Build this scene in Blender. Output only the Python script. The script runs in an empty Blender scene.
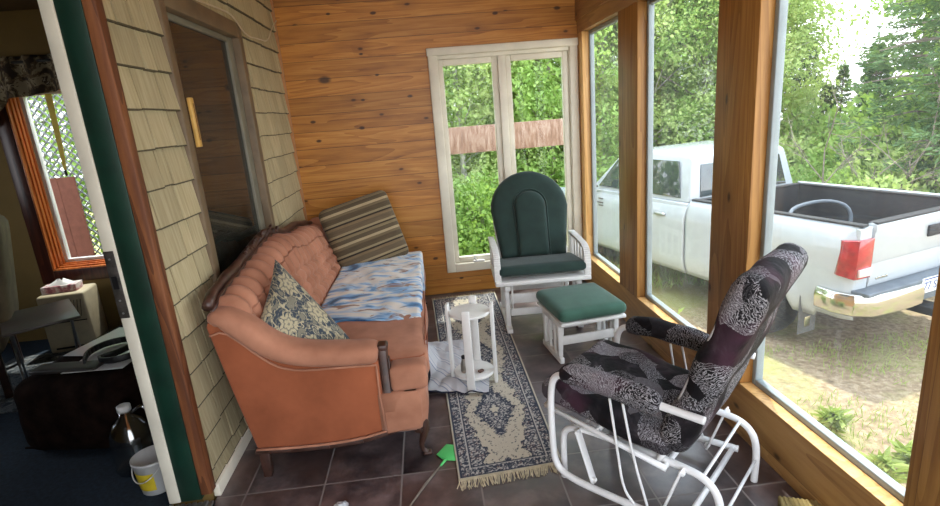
import bpy, bmesh, math, random
from mathutils import Vector, Matrix, noise
random.seed(7)
PI = math.pi
C = bpy.context.scene.collection
sc = bpy.context.scene

# ---------------------------------------------------------------- helpers
def link(name, me, m=None, parent=None, smooth=False):
    o = bpy.data.objects.new(name, me); C.objects.link(o)
    if m is not None:
        for mm in (m if isinstance(m, (list, tuple)) else [m]): me.materials.append(mm)
    if smooth:
        for p in me.polygons: p.use_smooth = True
    if parent is not None: o.parent = parent
    return o
def thing(name, label, cat, loc=(0,0,0), rz=0, group=None):
    o = bpy.data.objects.new(name, None); C.objects.link(o)
    o.empty_display_size = .1
    o.location = loc; o.rotation_euler = (0,0,rz); o['label'] = label; o['category'] = cat
    if group: o['group'] = group
    return o
def tag(o, label, cat, group=None, kind=None):
    if label: o['label'] = label
    if cat: o['category'] = cat
    if group: o['group'] = group
    if kind: o['kind'] = kind
    return o
def struct(o):
    o['kind'] = 'structure'; return o

class MB:
    """collects shapes; build() links them as ONE mesh"""
    def __init__(s): s.v=[]; s.f=[]; s.mi=[]
    def add(s, vs, fs, mi=0, M=None):
        b=len(s.v)
        s.v += [tuple(M @ Vector(v)) if M is not None else tuple(v) for v in vs]
        s.f += [tuple(i+b for i in f) for f in fs]; s.mi += [mi]*len(fs)
        return s
    def box(s, lo, hi, mi=0, M=None, taper=None):
        x0,y0,z0=lo; x1,y1,z1=hi
        v=[(x0,y0,z0),(x1,y0,z0),(x1,y1,z0),(x0,y1,z0),(x0,y0,z1),(x1,y0,z1),(x1,y1,z1),(x0,y1,z1)]
        return s.add(v,[(0,3,2,1),(4,5,6,7),(0,1,5,4),(1,2,6,5),(2,3,7,6),(3,0,4,7)],mi,M)
    def bar(s, a, b, w, h, mi=0, up=(0,0,1)):
        a=Vector(a); b=Vector(b); d=(b-a); L=d.length; d.normalize()
        upv=Vector(up)
        if abs(d.dot(upv))>.98: upv=Vector((0,1,0))
        x=d.cross(upv).normalized(); z=x.cross(d)
        M=Matrix((( x.x,d.x,z.x,a.x),(x.y,d.y,z.y,a.y),(x.z,d.z,z.z,a.z),(0,0,0,1)))
        return s.box((-w/2,0,-h/2),(w/2,L,h/2),mi,M)
    def tube(s, pts, r, n=10, mi=0, smooth=0, cap=True, squash=None):
        P=[Vector(p) for p in pts]; R=list(r) if isinstance(r,(list,tuple)) else [r]*len(P)
        for _ in range(smooth):
            Q=[P[0]];S=[R[0]]
            for i in range(len(P)-1):
                Q+= [P[i]*.75+P[i+1]*.25, P[i]*.25+P[i+1]*.75]; S+=[R[i]*.75+R[i+1]*.25,R[i]*.25+R[i+1]*.75]
            Q.append(P[-1]);S.append(R[-1]);P,R=Q,S
        t0=(P[1]-P[0]).normalized()
        u=t0.orthogonal().normalized()
        vs=[];k=len(P)
        for i,p in enumerate(P):
            t=(P[min(i+1,k-1)]-P[max(i-1,0)]).normalized()
            u=(u-t*u.dot(t)).normalized(); w=t.cross(u)
            for j in range(n):
                a=2*PI*j/n; vs.append(p+(u*math.cos(a)+w*math.sin(a))*R[i])
        fs=[]
        for i in range(k-1):
            for j in range(n):
                fs.append((i*n+j,i*n+(j+1)%n,(i+1)*n+(j+1)%n,(i+1)*n+j))
        if cap:
            fs.append(tuple(reversed(range(n)))); fs.append(tuple((k-1)*n+j for j in range(n)))
        return s.add(vs,fs,mi)
    def lathe(s, prof, n=24, c=(0,0,0), mi=0, M=None):
        vs=[];fs=[];k=len(prof)
        for r,z in prof:
            for j in range(n):
                a=2*PI*j/n; vs.append((c[0]+r*math.cos(a),c[1]+r*math.sin(a),c[2]+z))
        for i in range(k-1):
            for j in range(n): fs.append((i*n+j,i*n+(j+1)%n,(i+1)*n+(j+1)%n,(i+1)*n+j))
        fs.append(tuple(reversed(range(n)))); fs.append(tuple((k-1)*n+j for j in range(n)))
        return s.add(vs,fs,mi,M)
    def prism(s, poly, y0, y1, axis='y', mi=0, M=None):
        n=len(poly)
        if axis=='y': f=lambda p,t:(p[0],t,p[1])
        elif axis=='x': f=lambda p,t:(t,p[0],p[1])
        else: f=lambda p,t:(p[0],p[1],t)
        vs=[f(p,y0) for p in poly]+[f(p,y1) for p in poly]
        fs=[tuple(range(n)),tuple(reversed(range(n,2*n)))]+[(i,n+i,n+(i+1)%n,(i+1)%n) for i in range(n)]
        return s.add(vs,fs,mi,M)
    def grid(s, fn, nu, nv, mi=0, flip=False):
        vs=[fn(i/(nu-1),j/(nv-1)) for j in range(nv) for i in range(nu)]
        fs=[]
        for j in range(nv-1):
            for i in range(nu-1):
                q=(j*nu+i,j*nu+i+1,(j+1)*nu+i+1,(j+1)*nu+i)
                fs.append(tuple(reversed(q)) if flip else q)
        return s.add(vs,fs,mi)
    def rbox(s, w, d, h, r, M=None, n=10, bulge=0, mi=0, fn=None):
        """rounded box centred at origin; bulge puffs the faces"""
        H=Vector((w/2,d/2,h/2)); vs=[];fs=[];idx={}
        def vid(p):
            k=tuple(round(c,5) for c in p)
            if k not in idx:
                q=Vector((p[0]*H.x,p[1]*H.y,p[2]*H.z))
                rr=min(r,H.x,H.y,H.z)
                inner=Vector([max(-(H[i]-rr),min(H[i]-rr,q[i])) for i in range(3)])
                dd=q-inner
                if dd.length>1e-9: q=inner+dd.normalized()*rr
                b=(1-p[0]**2)*(1-p[1]**2)
                q.z+= bulge*b*(1 if p[2]>0 else -1)*abs(p[2])
                if fn: q=Vector(fn(q,p))
                idx[k]=len(vs); vs.append(q)
            return idx[k]
        def cs(): 
            return [-math.cos(PI*i/n)*.35+(-1+2*i/n)*.65 for i in range(n+1)]
        g=cs()
        for ax in range(3):
            for sgn in (-1,1):
                for i in range(n):
                    for j in range(n):
                        q=[]
                        for (a,b) in ((i,j),(i+1,j),(i+1,j+1),(i,j+1)):
                            p=[0,0,0]; p[ax]=sgn; p[(ax+1)%3]=g[a]; p[(ax+2)%3]=g[b]; q.append(vid(p))
                        if sgn<0: q.reverse()
                        if len(set(q))==4: fs.append(tuple(q))
        return s.add(vs,fs,mi,M)
    def build(s, name, m=None, parent=None, smooth=False, bevel=0, seg=2, auto=None, weld=False):
        me=bpy.data.meshes.new(name); me.from_pydata([tuple(v) for v in s.v],[],s.f); 
        ms = m if isinstance(m,(list,tuple)) else [m]
        o=link(name,me,list(ms) if ms[0] is not None else None,parent,smooth)
        for p,i in zip(me.polygons,s.mi): p.material_index=i
        bm=bmesh.new(); bm.from_mesh(me)
        if weld: bmesh.ops.remove_doubles(bm,verts=bm.verts,dist=1e-4)
        bmesh.ops.recalc_face_normals(bm,faces=bm.faces); bm.to_mesh(me); bm.free()
        if bevel:
            b=o.modifiers.new('bevel','BEVEL'); b.width=bevel; b.segments=seg; b.limit_method='ANGLE'; b.angle_limit=.6
            for p in me.polygons: p.use_smooth=True
        return o
def colour_attr(o, fn):
    me=o.data; a=me.color_attributes.new('Col','FLOAT_COLOR','POINT')
    for i,v in enumerate(me.vertices):
        c=fn(v.co); a.data[i].color=(c[0],c[1],c[2],1)
def frame(o, ex, ey, ez=None):
    """matrix from origin and two edge directions"""
    o=Vector(o); ex=Vector(ex).normalized(); ey=Vector(ey); ey=(ey-ex*ey.dot(ex)).normalized()
    ez=ex.cross(ey)
    return Matrix(((ex.x,ey.x,ez.x,o.x),(ex.y,ey.y,ez.y,o.y),(ex.z,ey.z,ez.z,o.z),(0,0,0,1)))
def T(x,y,z): return Matrix.Translation((x,y,z))
def RZ(a): return Matrix.Rotation(a,4,'Z')
def RX(a): return Matrix.Rotation(a,4,'X')
def RY(a): return Matrix.Rotation(a,4,'Y')
def copy_tree(o, parent=None):
    c=o.copy(); C.objects.link(c); c.parent=parent
    for ch in list(o.children): copy_tree(ch,c)
    return c

# ---------------------------------------------------------------- materials
def srgb(r,g,b):
    f=lambda c:(c/255/12.92 if c/255<=.04045 else ((c/255+.055)/1.055)**2.4)
    return (f(r),f(g),f(b),1)
class NT:
    def __init__(s,name):
        s.m=bpy.data.materials.new(name); s.m.use_nodes=True; s.t=s.m.node_tree; s.t.nodes.clear()
        s.out=s.n('ShaderNodeOutputMaterial'); s.b=s.n('ShaderNodeBsdfPrincipled'); s.l(s.b.outputs[0],s.out.inputs[0])
    def n(s,t,**k):
        x=s.t.nodes.new(t)
        for a,b in k.items(): setattr(x,a,b)
        return x
    def l(s,a,b): s.t.links.new(a,b)
    def put(s,sock,v):
        if hasattr(v,'links') or hasattr(v,'is_linked'): s.l(v,sock)
        else: sock.default_value=v
    def math(s,op,a,b=None,c=None):
        x=s.n('ShaderNodeMath',operation=op); s.put(x.inputs[0],a)
        if b is not None: s.put(x.inputs[1],b)
        if c is not None: s.put(x.inputs[2],c)
        return x.outputs[0]
    def mix(s,f,a,b,mode='MIX'):
        x=s.n('ShaderNodeMix',data_type='RGBA',blend_type=mode); s.put(x.inputs[0],f); s.put(x.inputs[6],a); s.put(x.inputs[7],b); return x.outputs[2]
    def coord(s,kind='Object'): return s.n('ShaderNodeTexCoord').outputs[kind]
    def map(s,v,scale=(1,1,1),rot=(0,0,0),loc=(0,0,0)):
        x=s.n('ShaderNodeMapping'); s.l(v,x.inputs[0]); x.inputs['Scale'].default_value=scale; x.inputs['Rotation'].default_value=rot; x.inputs['Location'].default_value=loc; return x.outputs[0]
    def noise(s,v,scale,detail=4,rough=.55,dist=0):
        x=s.n('ShaderNodeTexNoise'); s.l(v,x.inputs['Vector']); x.inputs['Scale'].default_value=scale; x.inputs['Detail'].default_value=detail; x.inputs['Roughness'].default_value=rough; x.inputs['Distortion'].default_value=dist; return x.outputs[0]
    def vor(s,v,scale,feature='F1',out='Distance',rnd=1):
        x=s.n('ShaderNodeTexVoronoi',feature=feature); s.l(v,x.inputs['Vector']); x.inputs['Scale'].default_value=scale; x.inputs['Randomness'].default_value=rnd; return x.outputs[out]
    def ramp(s,f,stops,interp='LINEAR'):
        x=s.n('ShaderNodeValToRGB'); s.l(f,x.inputs[0]); e=x.color_ramp; e.interpolation=interp
        while len(e.elements)<len(stops): e.elements.new(.5)
        for el,(p,c) in zip(e.elements,stops): el.position=p; el.color=c
        return x.outputs[0]
    def sep(s,v):
        x=s.n('ShaderNodeSeparateXYZ'); s.l(v,x.inputs[0]); return x.outputs
    def bump(s,h,strength=.3,dist=.01):
        x=s.n('ShaderNodeBump'); s.l(h,x.inputs['Height']); x.inputs['Strength'].default_value=strength; x.inputs['Distance'].default_value=dist; s.l(x.outputs[0],s.b.inputs['Normal'])
    def col(s,v): s.put(s.b.inputs['Base Color'],v)
    def set(s,rough=.5,metal=0,spec=.5,sheen=0,coat=0):
        s.b.inputs['Roughness'].default_value=rough; s.b.inputs['Metallic'].default_value=metal; s.b.inputs['Specular IOR Level'].default_value=spec
        if sheen: s.b.inputs['Sheen Weight'].default_value=sheen; s.b.inputs['Sheen Roughness'].default_value=.4
        if coat: s.b.inputs['Coat Weight'].default_value=coat
        return s.m
def plain(name,c,rough=.5,metal=0,spec=.5,var=.08,scale=12,bump=0,bscale=60,sheen=0,coat=0):
    t=NT(name); co=t.coord()
    n=t.noise(co,scale,5)
    d=tuple(max(0,x*(1-var*2.2)) for x in c[:3])+(1,)
    e=tuple(min(1,x*(1+var)) for x in c[:3])+(1,)
    t.col(t.ramp(n,[(.3,d),(.7,e)]))
    if bump: t.bump(t.noise(co,bscale,3),bump,.004)
    return t.set(rough,metal,spec,sheen,coat)
def wood(name, light, mid, dark,  axis='x', board=.13, boardaxis='z', rough=.45, knots=1, off=0, marks=None, bands=9, seam=.025, seamdark=.35):
    t=NT(name); co=t.coord()
    ai='xyz'.index(axis); sc_=[7,7,7]; sc_[ai]=.55
    bi='xyz'.index(boardaxis)
    parts=t.sep(co)
    bd=t.math('DIVIDE',t.math('ADD',parts[bi],off),board) if board else None
    cell=t.math('FLOOR',bd) if board else None
    # shift each board along the grain so the figure breaks at the seams
    if board:
        wn=t.n('ShaderNodeTexWhiteNoise',noise_dimensions='1D'); t.l(cell,wn.inputs['W'])
        comb=t.n('ShaderNodeCombineXYZ'); t.l(t.math('MULTIPLY',wn.outputs['Value'],9.0),comb.inputs[ai])
        va=t.n('ShaderNodeVectorMath',operation='ADD'); t.l(co,va.inputs[0]); t.l(comb.outputs[0],va.inputs[1]); v=va.outputs[0]
    else: v=co
    big=t.noise(t.map(v,[c*.35 for c in sc_]),2.2,2)
    m=t.map(v,sc_)
    fine=t.noise(m,5,6,.65,.4)
    # rings
    ring=t.math('FRACT',t.math('MULTIPLY',t.noise(t.map(v,[c*.5 for c in sc_]),1.6,2,.5,.6),bands))
    ring=t.math('MULTIPLY',ring,.5)
    g=t.math('ADD',t.math('MULTIPLY',fine,.55),t.math('ADD',t.math('MULTIPLY',ring,.35),t.math('MULTIPLY',big,.3)))
    c=t.ramp(g,[(.3,dark),(.5,mid),(.72,light)])
    if knots:
        ks=[5.2,5.2,5.2]; ks[ai]=2.6
        kv=t.n('ShaderNodeTexVoronoi',feature='F1',voronoi_dimensions='2D'); P2=t.sep(v); c2=t.n('ShaderNodeCombineXYZ'); t.l(t.math('MULTIPLY',P2[ai],2.6),c2.inputs[0]); t.l(t.math('MULTIPLY',P2[bi],5.2),c2.inputs[1]); t.l(c2.outputs[0],kv.inputs['Vector']); kv.inputs['Scale'].default_value=knots
        kd=kv.outputs['Distance']
        msk=t.n('ShaderNodeSeparateColor'); t.l(kv.outputs['Color'],msk.inputs[0])
        on=t.math('LESS_THAN',msk.outputs[0],.42)
        core=t.math('MULTIPLY',t.ramp(t.math('ADD',kd,t.math('MULTIPLY',fine,.05)),[(.05,(1,1,1,1)),(.085,(0,0,0,1))]),on)
        halo=t.math('MULTIPLY',t.ramp(kd,[(.05,(1,1,1,1)),(.28,(0,0,0,1))]),t.math('MULTIPLY',on,.45))
        c=t.mix(halo,c,dark); c=t.mix(t.math('MULTIPLY',core,.85),c,tuple(x*.22 for x in dark[:3])+(1,))
    for (kx,kz,kr) in (marks or []):
        dx=t.math('DIVIDE',t.math('SUBTRACT',parts[ai],kx),kr); dz=t.math('DIVIDE',t.math('SUBTRACT',parts[bi],kz),kr*.55)
        dd=t.math('ADD',t.math('ADD',t.math('MULTIPLY',dx,dx),t.math('MULTIPLY',dz,dz)),t.math('MULTIPLY',fine,.8))
        c=t.mix(t.ramp(dd,[(.55,(.9,.9,.9,1)),(1.0,(0,0,0,1))]),c,tuple(x*.16 for x in dark[:3])+(1,))
    if board:
        c=t.mix(1.0,c,t.ramp(wn.outputs['Value'],[(0,(.78,.76,.74,1)),(1,(1.08,1.05,1.02,1))]),'MULTIPLY')
        fr=t.math('FRACT',bd); e=t.math('LESS_THAN',fr,seam)
        c=t.mix(t.math('MULTIPLY',e,1-seamdark),c,tuple(x*.15 for x in dark[:3])+(1,))
    t.col(c); t.bump(fine,.12,.003)
    return t.set(rough,0,.4)
def attr_mat(name, rough=.9, sheen=.2, bscale=250, bump=.4):
    t=NT(name); a=t.n('ShaderNodeVertexColor',layer_name='Col')
    co=t.coord(); n=t.noise(co,bscale,3)
    c=t.mix(1.0,a.outputs[0],t.ramp(n,[(.3,(.8,.8,.8,1)),(.7,(1.1,1.1,1.1,1))]),'MULTIPLY'); t.col(c)
    t.bump(n,bump,.003)
    return t.set(rough,0,.2,sheen)
def glass(name,tint=(1,1,1,1),refl=.06,haze=0,hc=(1,1,1,1),fm=.25):
    t=NT(name); t.t.nodes.remove(t.b)
    tr=t.n('ShaderNodeBsdfTransparent'); tr.inputs[0].default_value=tint
    gl=t.n('ShaderNodeBsdfGlossy'); gl.inputs['Roughness'].default_value=.02
    fr=t.n('ShaderNodeFresnel'); fr.inputs[0].default_value=1.45
    mx=t.n('ShaderNodeMixShader'); t.l(t.math('ADD',t.math('MULTIPLY',fr.outputs[0],fm),refl),mx.inputs[0]); t.l(tr.outputs[0],mx.inputs[1]); t.l(gl.outputs[0],mx.inputs[2])
    out=mx.outputs[0]
    if haze:
        df=t.n('ShaderNodeBsdfTranslucent'); df.inputs[0].default_value=hc
        d2=t.n('ShaderNodeBsdfDiffuse'); d2.inputs[0].default_value=hc
        dd=t.n('ShaderNodeMixShader'); dd.inputs[0].default_value=.5; t.l(df.outputs[0],dd.inputs[1]); t.l(d2.outputs[0],dd.inputs[2])
        m2=t.n('ShaderNodeMixShader'); co=t.coord()
        hz=t.math('MULTIPLY',t.ramp(t.noise(t.map(co,(1,3,1)),3,4),[(.35,(.4,.4,.4,1)),(.7,(1,1,1,1))]),haze)
        t.l(hz,m2.inputs[0]); t.l(out,m2.inputs[1]); t.l(dd.outputs[0],m2.inputs[2]); out=m2.outputs[0]
    t.l(out,t.out.inputs[0]); return t.m

M={}
pl=(srgb(226,160,84),srgb(205,131,58),srgb(156,86,32))
M['pine_back']=wood('pine_boards_back',srgb(202,146,68),srgb(178,118,44),srgb(130,78,24),'x',.132,'z',.42,.9,marks=[(-0.718,1.842,.076),(-0.289,2.295,.034),(0.644,2.236,.034),(1.132,2.241,.042),(-0.074,1.672,.034),(-0.313,1.848,.025),(-0.854,1.533,.034),(-0.445,1.67,.025),(-0.48,1.457,.034),(-0.83,1.384,.034),(-0.416,2.01,.025),(-0.625,2.309,.025),(0.0,.326,.034),(0.209,.128,.028)],seam=.035)
M['pine_right']=wood('pine_boards_right',srgb(198,156,98),srgb(176,132,78),srgb(136,94,50),'y',.19,'z',.45,.8,off=.135,seam=.012,seamdark=.5)
M['pine_post']=wood('pine_post',srgb(190,144,82),srgb(164,118,62),srgb(124,82,38),'z',.15,'y',.45,.8,off=.03,seam=.012,seamdark=.5)
M['pine_jamb']=wood('pine_jamb',srgb(236,194,134),srgb(220,172,108),srgb(184,132,74),'z',0,'y',.4,.8)
M['pine_ceiling']=wood('pine_ceiling',*pl,'y',.13,'x',.4,1)
M['weathered_brown']=wood('weathered_brown_trim',srgb(146,92,54),srgb(104,60,34),srgb(62,36,22),'z',0,'y',.6,0)
M['dark_walnut']=plain('carved_walnut',srgb(70,46,38),.38,var=.25,scale=25)
M['white_paint']=plain('white_paint',srgb(226,225,221),.42,var=.04,bump=.05)
M['white_metal']=plain('white_powder_coat',srgb(232,232,232),.3,var=.02)
M['cream_trim']=plain('cream_window_trim',srgb(226,220,202),.5,var=.06,scale=6,bump=.08)
M['green_paint']=plain('dark_green_paint',srgb(11,48,35),.45,var=.2,scale=8,bump=.1)
M['aluminium']=plain('aluminium',srgb(178,180,182),.35,.85,var=.08)
M['grey_vinyl']=plain('grey_vinyl',srgb(146,156,158),.4,var=.05)
M['dark_steel']=plain('dark_steel',srgb(46,46,48),.4,.7,var=.1)
M['glass']=glass('window_glass',(.98,.99,.985,1),.0,.03,(.9,.95,1,1),fm=.06)
M['glass_clear']=glass('clear_glass',(.96,.98,.97,1),.0)
M['glass_dark']=glass('dark_reflective_glass',(.20,.21,.19,1),.10,.16,(.30,.31,.26,1),fm=.7)
M['taupe_frame']=plain('taupe_window_frame',srgb(112,94,70),.55,var=.12,scale=9)
# tiles
t=NT('slate_tile_floor'); co=t.coord(); X=t.sep(co)
def cell(ax,o): return t.math('DIVIDE',t.math('ADD',X[ax],o),.334)
cx=cell(0,.905); cy=cell(1,-1.69+.334*20)
def edge(c): 
    f=t.math('FRACT',c); return t.math('MINIMUM',f,t.math('SUBTRACT',1.0,f))
e=t.math('MINIMUM',edge(cx),edge(cy)); g=t.math('LESS_THAN',e,.011)
cmb=t.n('ShaderNodeCombineXYZ'); t.l(t.math('FLOOR',cx),cmb.inputs[0]); t.l(t.math('FLOOR',cy),cmb.inputs[1])
wn=t.n('ShaderNodeTexWhiteNoise',noise_dimensions='2D'); t.l(cmb.outputs[0],wn.inputs['Vector'])
va=t.n('ShaderNodeVectorMath',operation='ADD'); t.l(co,va.inputs[0]); t.l(wn.outputs['Color'],va.inputs[1])
n1=t.noise(va.outputs[0],6,8,.58,.15); n2=t.noise(va.outputs[0],3.4,5,.6)
c=t.ramp(n1,[(.33,srgb(44,38,40)),(.5,srgb(76,66,67)),(.68,srgb(116,102,101))])
c=t.mix(t.ramp(n2,[(.45,(0,0,0,1)),(.75,(.6,.6,.6,1))]),c,srgb(104,76,66))
c=t.mix(1.0,c,t.ramp(wn.outputs['Value'],[(0,(.8,.8,.8,1)),(1,(1.15,1.12,1.12,1))]),'MULTIPLY')
t.col(t.mix(g,c,srgb(128,120,116)))
t.put(t.b.inputs['Roughness'],t.math('ADD',t.math('MULTIPLY',g,.4),t.math('MULTIPLY_ADD',n1,.06,.26)))
h=t.math('SUBTRACT',t.math('MULTIPLY',n1,.5),g); t.bump(h,.2,.002); t.b.inputs['Specular IOR Level'].default_value=.8
M['tile']=t.m
# cedar shingles with cream paint worn by weather
t=NT('cream_cedar_shingles'); co=t.coord()
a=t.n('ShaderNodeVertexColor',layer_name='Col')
n1=t.noise(t.map(co,(8,18,1.1)),4,6,.55); n2=t.noise(co,2.3,4)
c=t.ramp(n1,[(.2,srgb(156,144,112)),(.5,srgb(180,168,134)),(.8,srgb(196,186,154))])
c=t.mix(t.ramp(n2,[(.5,(0,0,0,1)),(.75,(.35,.35,.35,1))]),c,srgb(168,158,130))
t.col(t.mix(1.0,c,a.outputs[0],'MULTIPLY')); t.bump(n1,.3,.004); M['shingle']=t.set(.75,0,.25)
# fabrics
t=NT('salmon_velvet'); co=t.coord(); n=t.noise(co,5,4); 
c=t.ramp(n,[(.3,srgb(146,98,76)),(.7,srgb(186,132,106))]); t.col(c); t.bump(t.noise(co,220,2),.12,.002); M['salmon']=t.set(.85,0,.15,.12)
t=NT('rust_velvet'); co=t.coord(); n=t.noise(co,4,4,.6)
t.col(t.ramp(n,[(.3,srgb(132,74,48)),(.7,srgb(160,92,62))])); t.bump(t.noise(co,220,2),.1,.002); M['rust']=t.set(.85,0,.15,.1)
M['green_velour']=plain('dark_green_velour',srgb(34,56,50),.85,var=.12,scale=10,bump=.25,bscale=300,sheen=.15)
M['green_velour_light']=plain('green_velour',srgb(58,96,80),.85,var=.10,scale=8,bump=.25,bscale=300,sheen=.2)
M['damask']=attr_mat('damask_weave'); M['rug']=attr_mat('woven_rug_pile',.95,.1,400,.5)
# feather print of the glider cushions
t=NT('black_feather_print'); co=t.coord()
vd=t.n('ShaderNodeVectorMath',operation='ADD'); nn_=t.n('ShaderNodeTexNoise'); t.l(co,nn_.inputs['Vector']); nn_.inputs['Scale'].default_value=5; sc2=t.n('ShaderNodeVectorMath',operation='SCALE'); t.l(nn_.outputs['Color'],sc2.inputs[0]); sc2.inputs['Scale'].default_value=.16
t.l(co,vd.inputs[0]); t.l(sc2.outputs[0],vd.inputs[1]); vv=vd.outputs[0]
vo_=t.n('ShaderNodeTexVoronoi',feature='F1'); t.l(vv,vo_.inputs['Vector']); vo_.inputs['Scale'].default_value=9
sc3=t.n('ShaderNodeSeparateColor'); t.l(vo_.outputs['Color'],sc3.inputs[0])
vr=t.n('ShaderNodeVectorRotate',rotation_type='AXIS_ANGLE'); t.l(vv,vr.inputs[0]); vr.inputs['Axis'].default_value=(.5,.3,.8); t.l(t.math('MULTIPLY',sc3.outputs[0],6.28),vr.inputs['Angle'])
wv=t.n('ShaderNodeTexWave',wave_type='BANDS',bands_direction='X'); t.l(vr.outputs[0],wv.inputs['Vector']); wv.inputs['Scale'].default_value=46; wv.inputs['Distortion'].default_value=12; wv.inputs['Detail'].default_value=3; wv.inputs['Detail Scale'].default_value=2
n1=t.noise(co,7,5,.6,1.2); n3=t.noise(t.map(co,(1,1,1),loc=(5,3,1)),4,2)
streak=t.math('MULTIPLY',t.ramp(wv.outputs['Fac'],[(.55,(0,0,0,1)),(.9,(1,1,1,1))]),t.ramp(sc3.outputs[1],[(.5,(0,0,0,1)),(.7,(.7,.7,.7,1))]))
c=t.ramp(n1,[(.44,srgb(16,14,17)),(.56,srgb(34,30,34)),(.72,srgb(66,61,66))])
c=t.mix(t.math('MULTIPLY',t.ramp(sc3.outputs[2],[(.80,(0,0,0,1)),(.82,(.35,.35,.35,1))]),1.0),c,srgb(150,144,150))
c=t.mix(t.ramp(n3,[(.56,(0,0,0,1)),(.66,(.45,.45,.45,1))]),c,srgb(84,50,66))
c=t.mix(streak,c,srgb(178,175,180))
t.col(c); t.bump(t.noise(co,45,3),.3,.01); M['feather']=t.set(.8,0,.2)
# blanket print
t=NT('blue_white_printed_fleece'); co=t.coord()
m_=t.map(co,(2.2,4.2,4),rot=(0,0,.35))
n1=t.noise(m_,1.3,4,.55,1.4); n2=t.noise(t.map(co,(3.5,7.5,6),rot=(0,0,.3),loc=(3,1,0)),1.5,3,.6,1.0)
c=t.ramp(n1,[(.33,srgb(42,84,130)),(.41,srgb(92,150,204)),(.48,srgb(170,200,226)),(.54,srgb(222,220,216)),(.66,srgb(232,226,214))])
c=t.mix(t.ramp(n2,[(.60,(0,0,0,1)),(.66,(.85,.85,.85,1))]),c,srgb(140,100,76))
c=t.mix(t.ramp(n2,[(.30,(.9,.9,.9,1)),(.36,(0,0,0,1))]),c,srgb(54,62,78))
t.col(c); t.bump(t.noise(co,120,2),.2,.003); M['blanket']=t.set(.9,0,.2,.3)
# striped cushion (object space x across, y up the stripes)
t=NT('brown_stripe_chenille'); co=t.coord(); X=t.sep(co)
u=t.math('MULTIPLY_ADD',X[1],1.0,.5)
st=t.ramp(t.math('FRACT',t.math('MULTIPLY',u,4.2)),[(0,srgb(92,80,62)),(.12,srgb(128,114,86)),(.2,srgb(60,50,42)),(.25,srgb(150,134,104)),(.32,srgb(104,90,70)),(.48,srgb(122,104,78)),(.56,srgb(54,46,40)),(.61,srgb(140,126,98)),(.68,srgb(88,76,58)),(.84,srgb(112,98,74)),(.92,srgb(168,150,118))],'CONSTANT')
n=t.noise(t.map(co,(3,60,30)),3,4); t.col(t.mix(1.0,st,t.ramp(n,[(.3,(.8,.8,.8,1)),(.7,(1.1,1.1,1.1,1))]),'MULTIPLY')); t.bump(n,.3,.003); M['stripe']=t.set(.9,0,.2,.2)
# towel on the floor
t=NT('white_blue_striped_cotton'); co=t.coord(); X=t.sep(co)
u=t.math('ADD',t.math('MULTIPLY',X[0],.8),t.math('MULTIPLY',X[1],.6))
st=t.ramp(t.math('FRACT',t.math('MULTIPLY',u,11)),[(0,srgb(206,208,212)),(.55,srgb(150,160,180)),(.62,srgb(214,214,216)),(.8,srgb(176,182,196)),(.86,srgb(212,212,214))],'CONSTANT')
t.col(st); t.bump(t.noise(co,150,2),.2,.003); M['towel']=t.set(.9,0,.2,.2)
M['fringe']=plain('cream_cotton_fringe',srgb(206,194,164),.9,var=.15,scale=40)
M['lime_plastic']=plain('green_plastic',srgb(96,214,120),.45,var=.03)
M['wire']=plain('twisted_wire',srgb(150,140,128),.4,.6)
# outdoors
def leafmat(name,a,b,trans=.35):
    t=NT(name); t.t.nodes.remove(t.b); co=t.coord()
    n=t.noise(co,1.3,3); w=t.vor(co,6,out='Color')
    s_=t.n('ShaderNodeSeparateColor'); t.l(w,s_.inputs[0])
    c=t.mix(t.math('ADD',t.math('MULTIPLY',s_.outputs[0],.6),t.math('MULTIPLY',n,.4)),a,b)
    d=t.n('ShaderNodeBsdfDiffuse'); t.l(c,d.inputs[0]); tr=t.n('ShaderNodeBsdfTranslucent'); t.l(t.mix(.5,c,srgb(170,200,60)),tr.inputs[0])
    mx=t.n('ShaderNodeMixShader'); mx.inputs[0].default_value=trans; t.l(d.outputs[0],mx.inputs[1]); t.l(tr.outputs[0],mx.inputs[2]); t.l(mx.outputs[0],t.out.inputs[0]); return t.m
M['leaf_lime']=leafmat('aspen_leaves',srgb(166,190,112),srgb(206,218,148))
M['leaf_green']=leafmat('maple_leaves',srgb(132,166,92),srgb(178,202,120))
M['needle']=leafmat('spruce_needles',srgb(78,108,76),srgb(120,146,100),.2)
M['weed']=leafmat('weed_leaves',srgb(130,150,80),srgb(176,186,116))
M['bark']=plain('grey_bark',srgb(150,138,124),.9,var=.25,scale=14)
M['birch']=plain('pale_bark',srgb(196,190,178),.8,var=.25,scale=9)
t=NT('sandy_ground'); co=t.coord(); n1=t.noise(co,1.1,6,.6); n2=t.noise(co,16,6,.7); n3=t.noise(co,.35,2)
c=t.ramp(n2,[(.3,srgb(112,96,76)),(.5,srgb(152,132,106)),(.7,srgb(182,164,136))])
c=t.mix(t.ramp(n1,[(.5,(0,0,0,1)),(.66,(.65,.65,.65,1))]),c,srgb(150,156,92))
Y_=t.sep(co)[1]
far=t.math('MULTIPLY',t.ramp(t.math('DIVIDE',t.math('ADD',Y_,t.math('MULTIPLY',n3,2.0)),12.0),[(.55,(0,0,0,1)),(.72,(1,1,1,1))]),.75)
c=t.mix(far,c,srgb(176,172,104)); t.col(c); t.bump(n2,.6,.03); M['ground']=t.set(.95,0,.1)
M['rust_panel']=NT('rusty_streaked_sheet'); t=M['rust_panel']; co=t.coord(); n=t.noise(t.map(co,(14,14,3)),1.5,6,.7)
t.col(t.ramp(n,[(.3,srgb(112,82,66)),(.5,srgb(158,126,106)),(.7,srgb(200,180,164))])); M['rust_panel']=t.set(.85)
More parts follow.
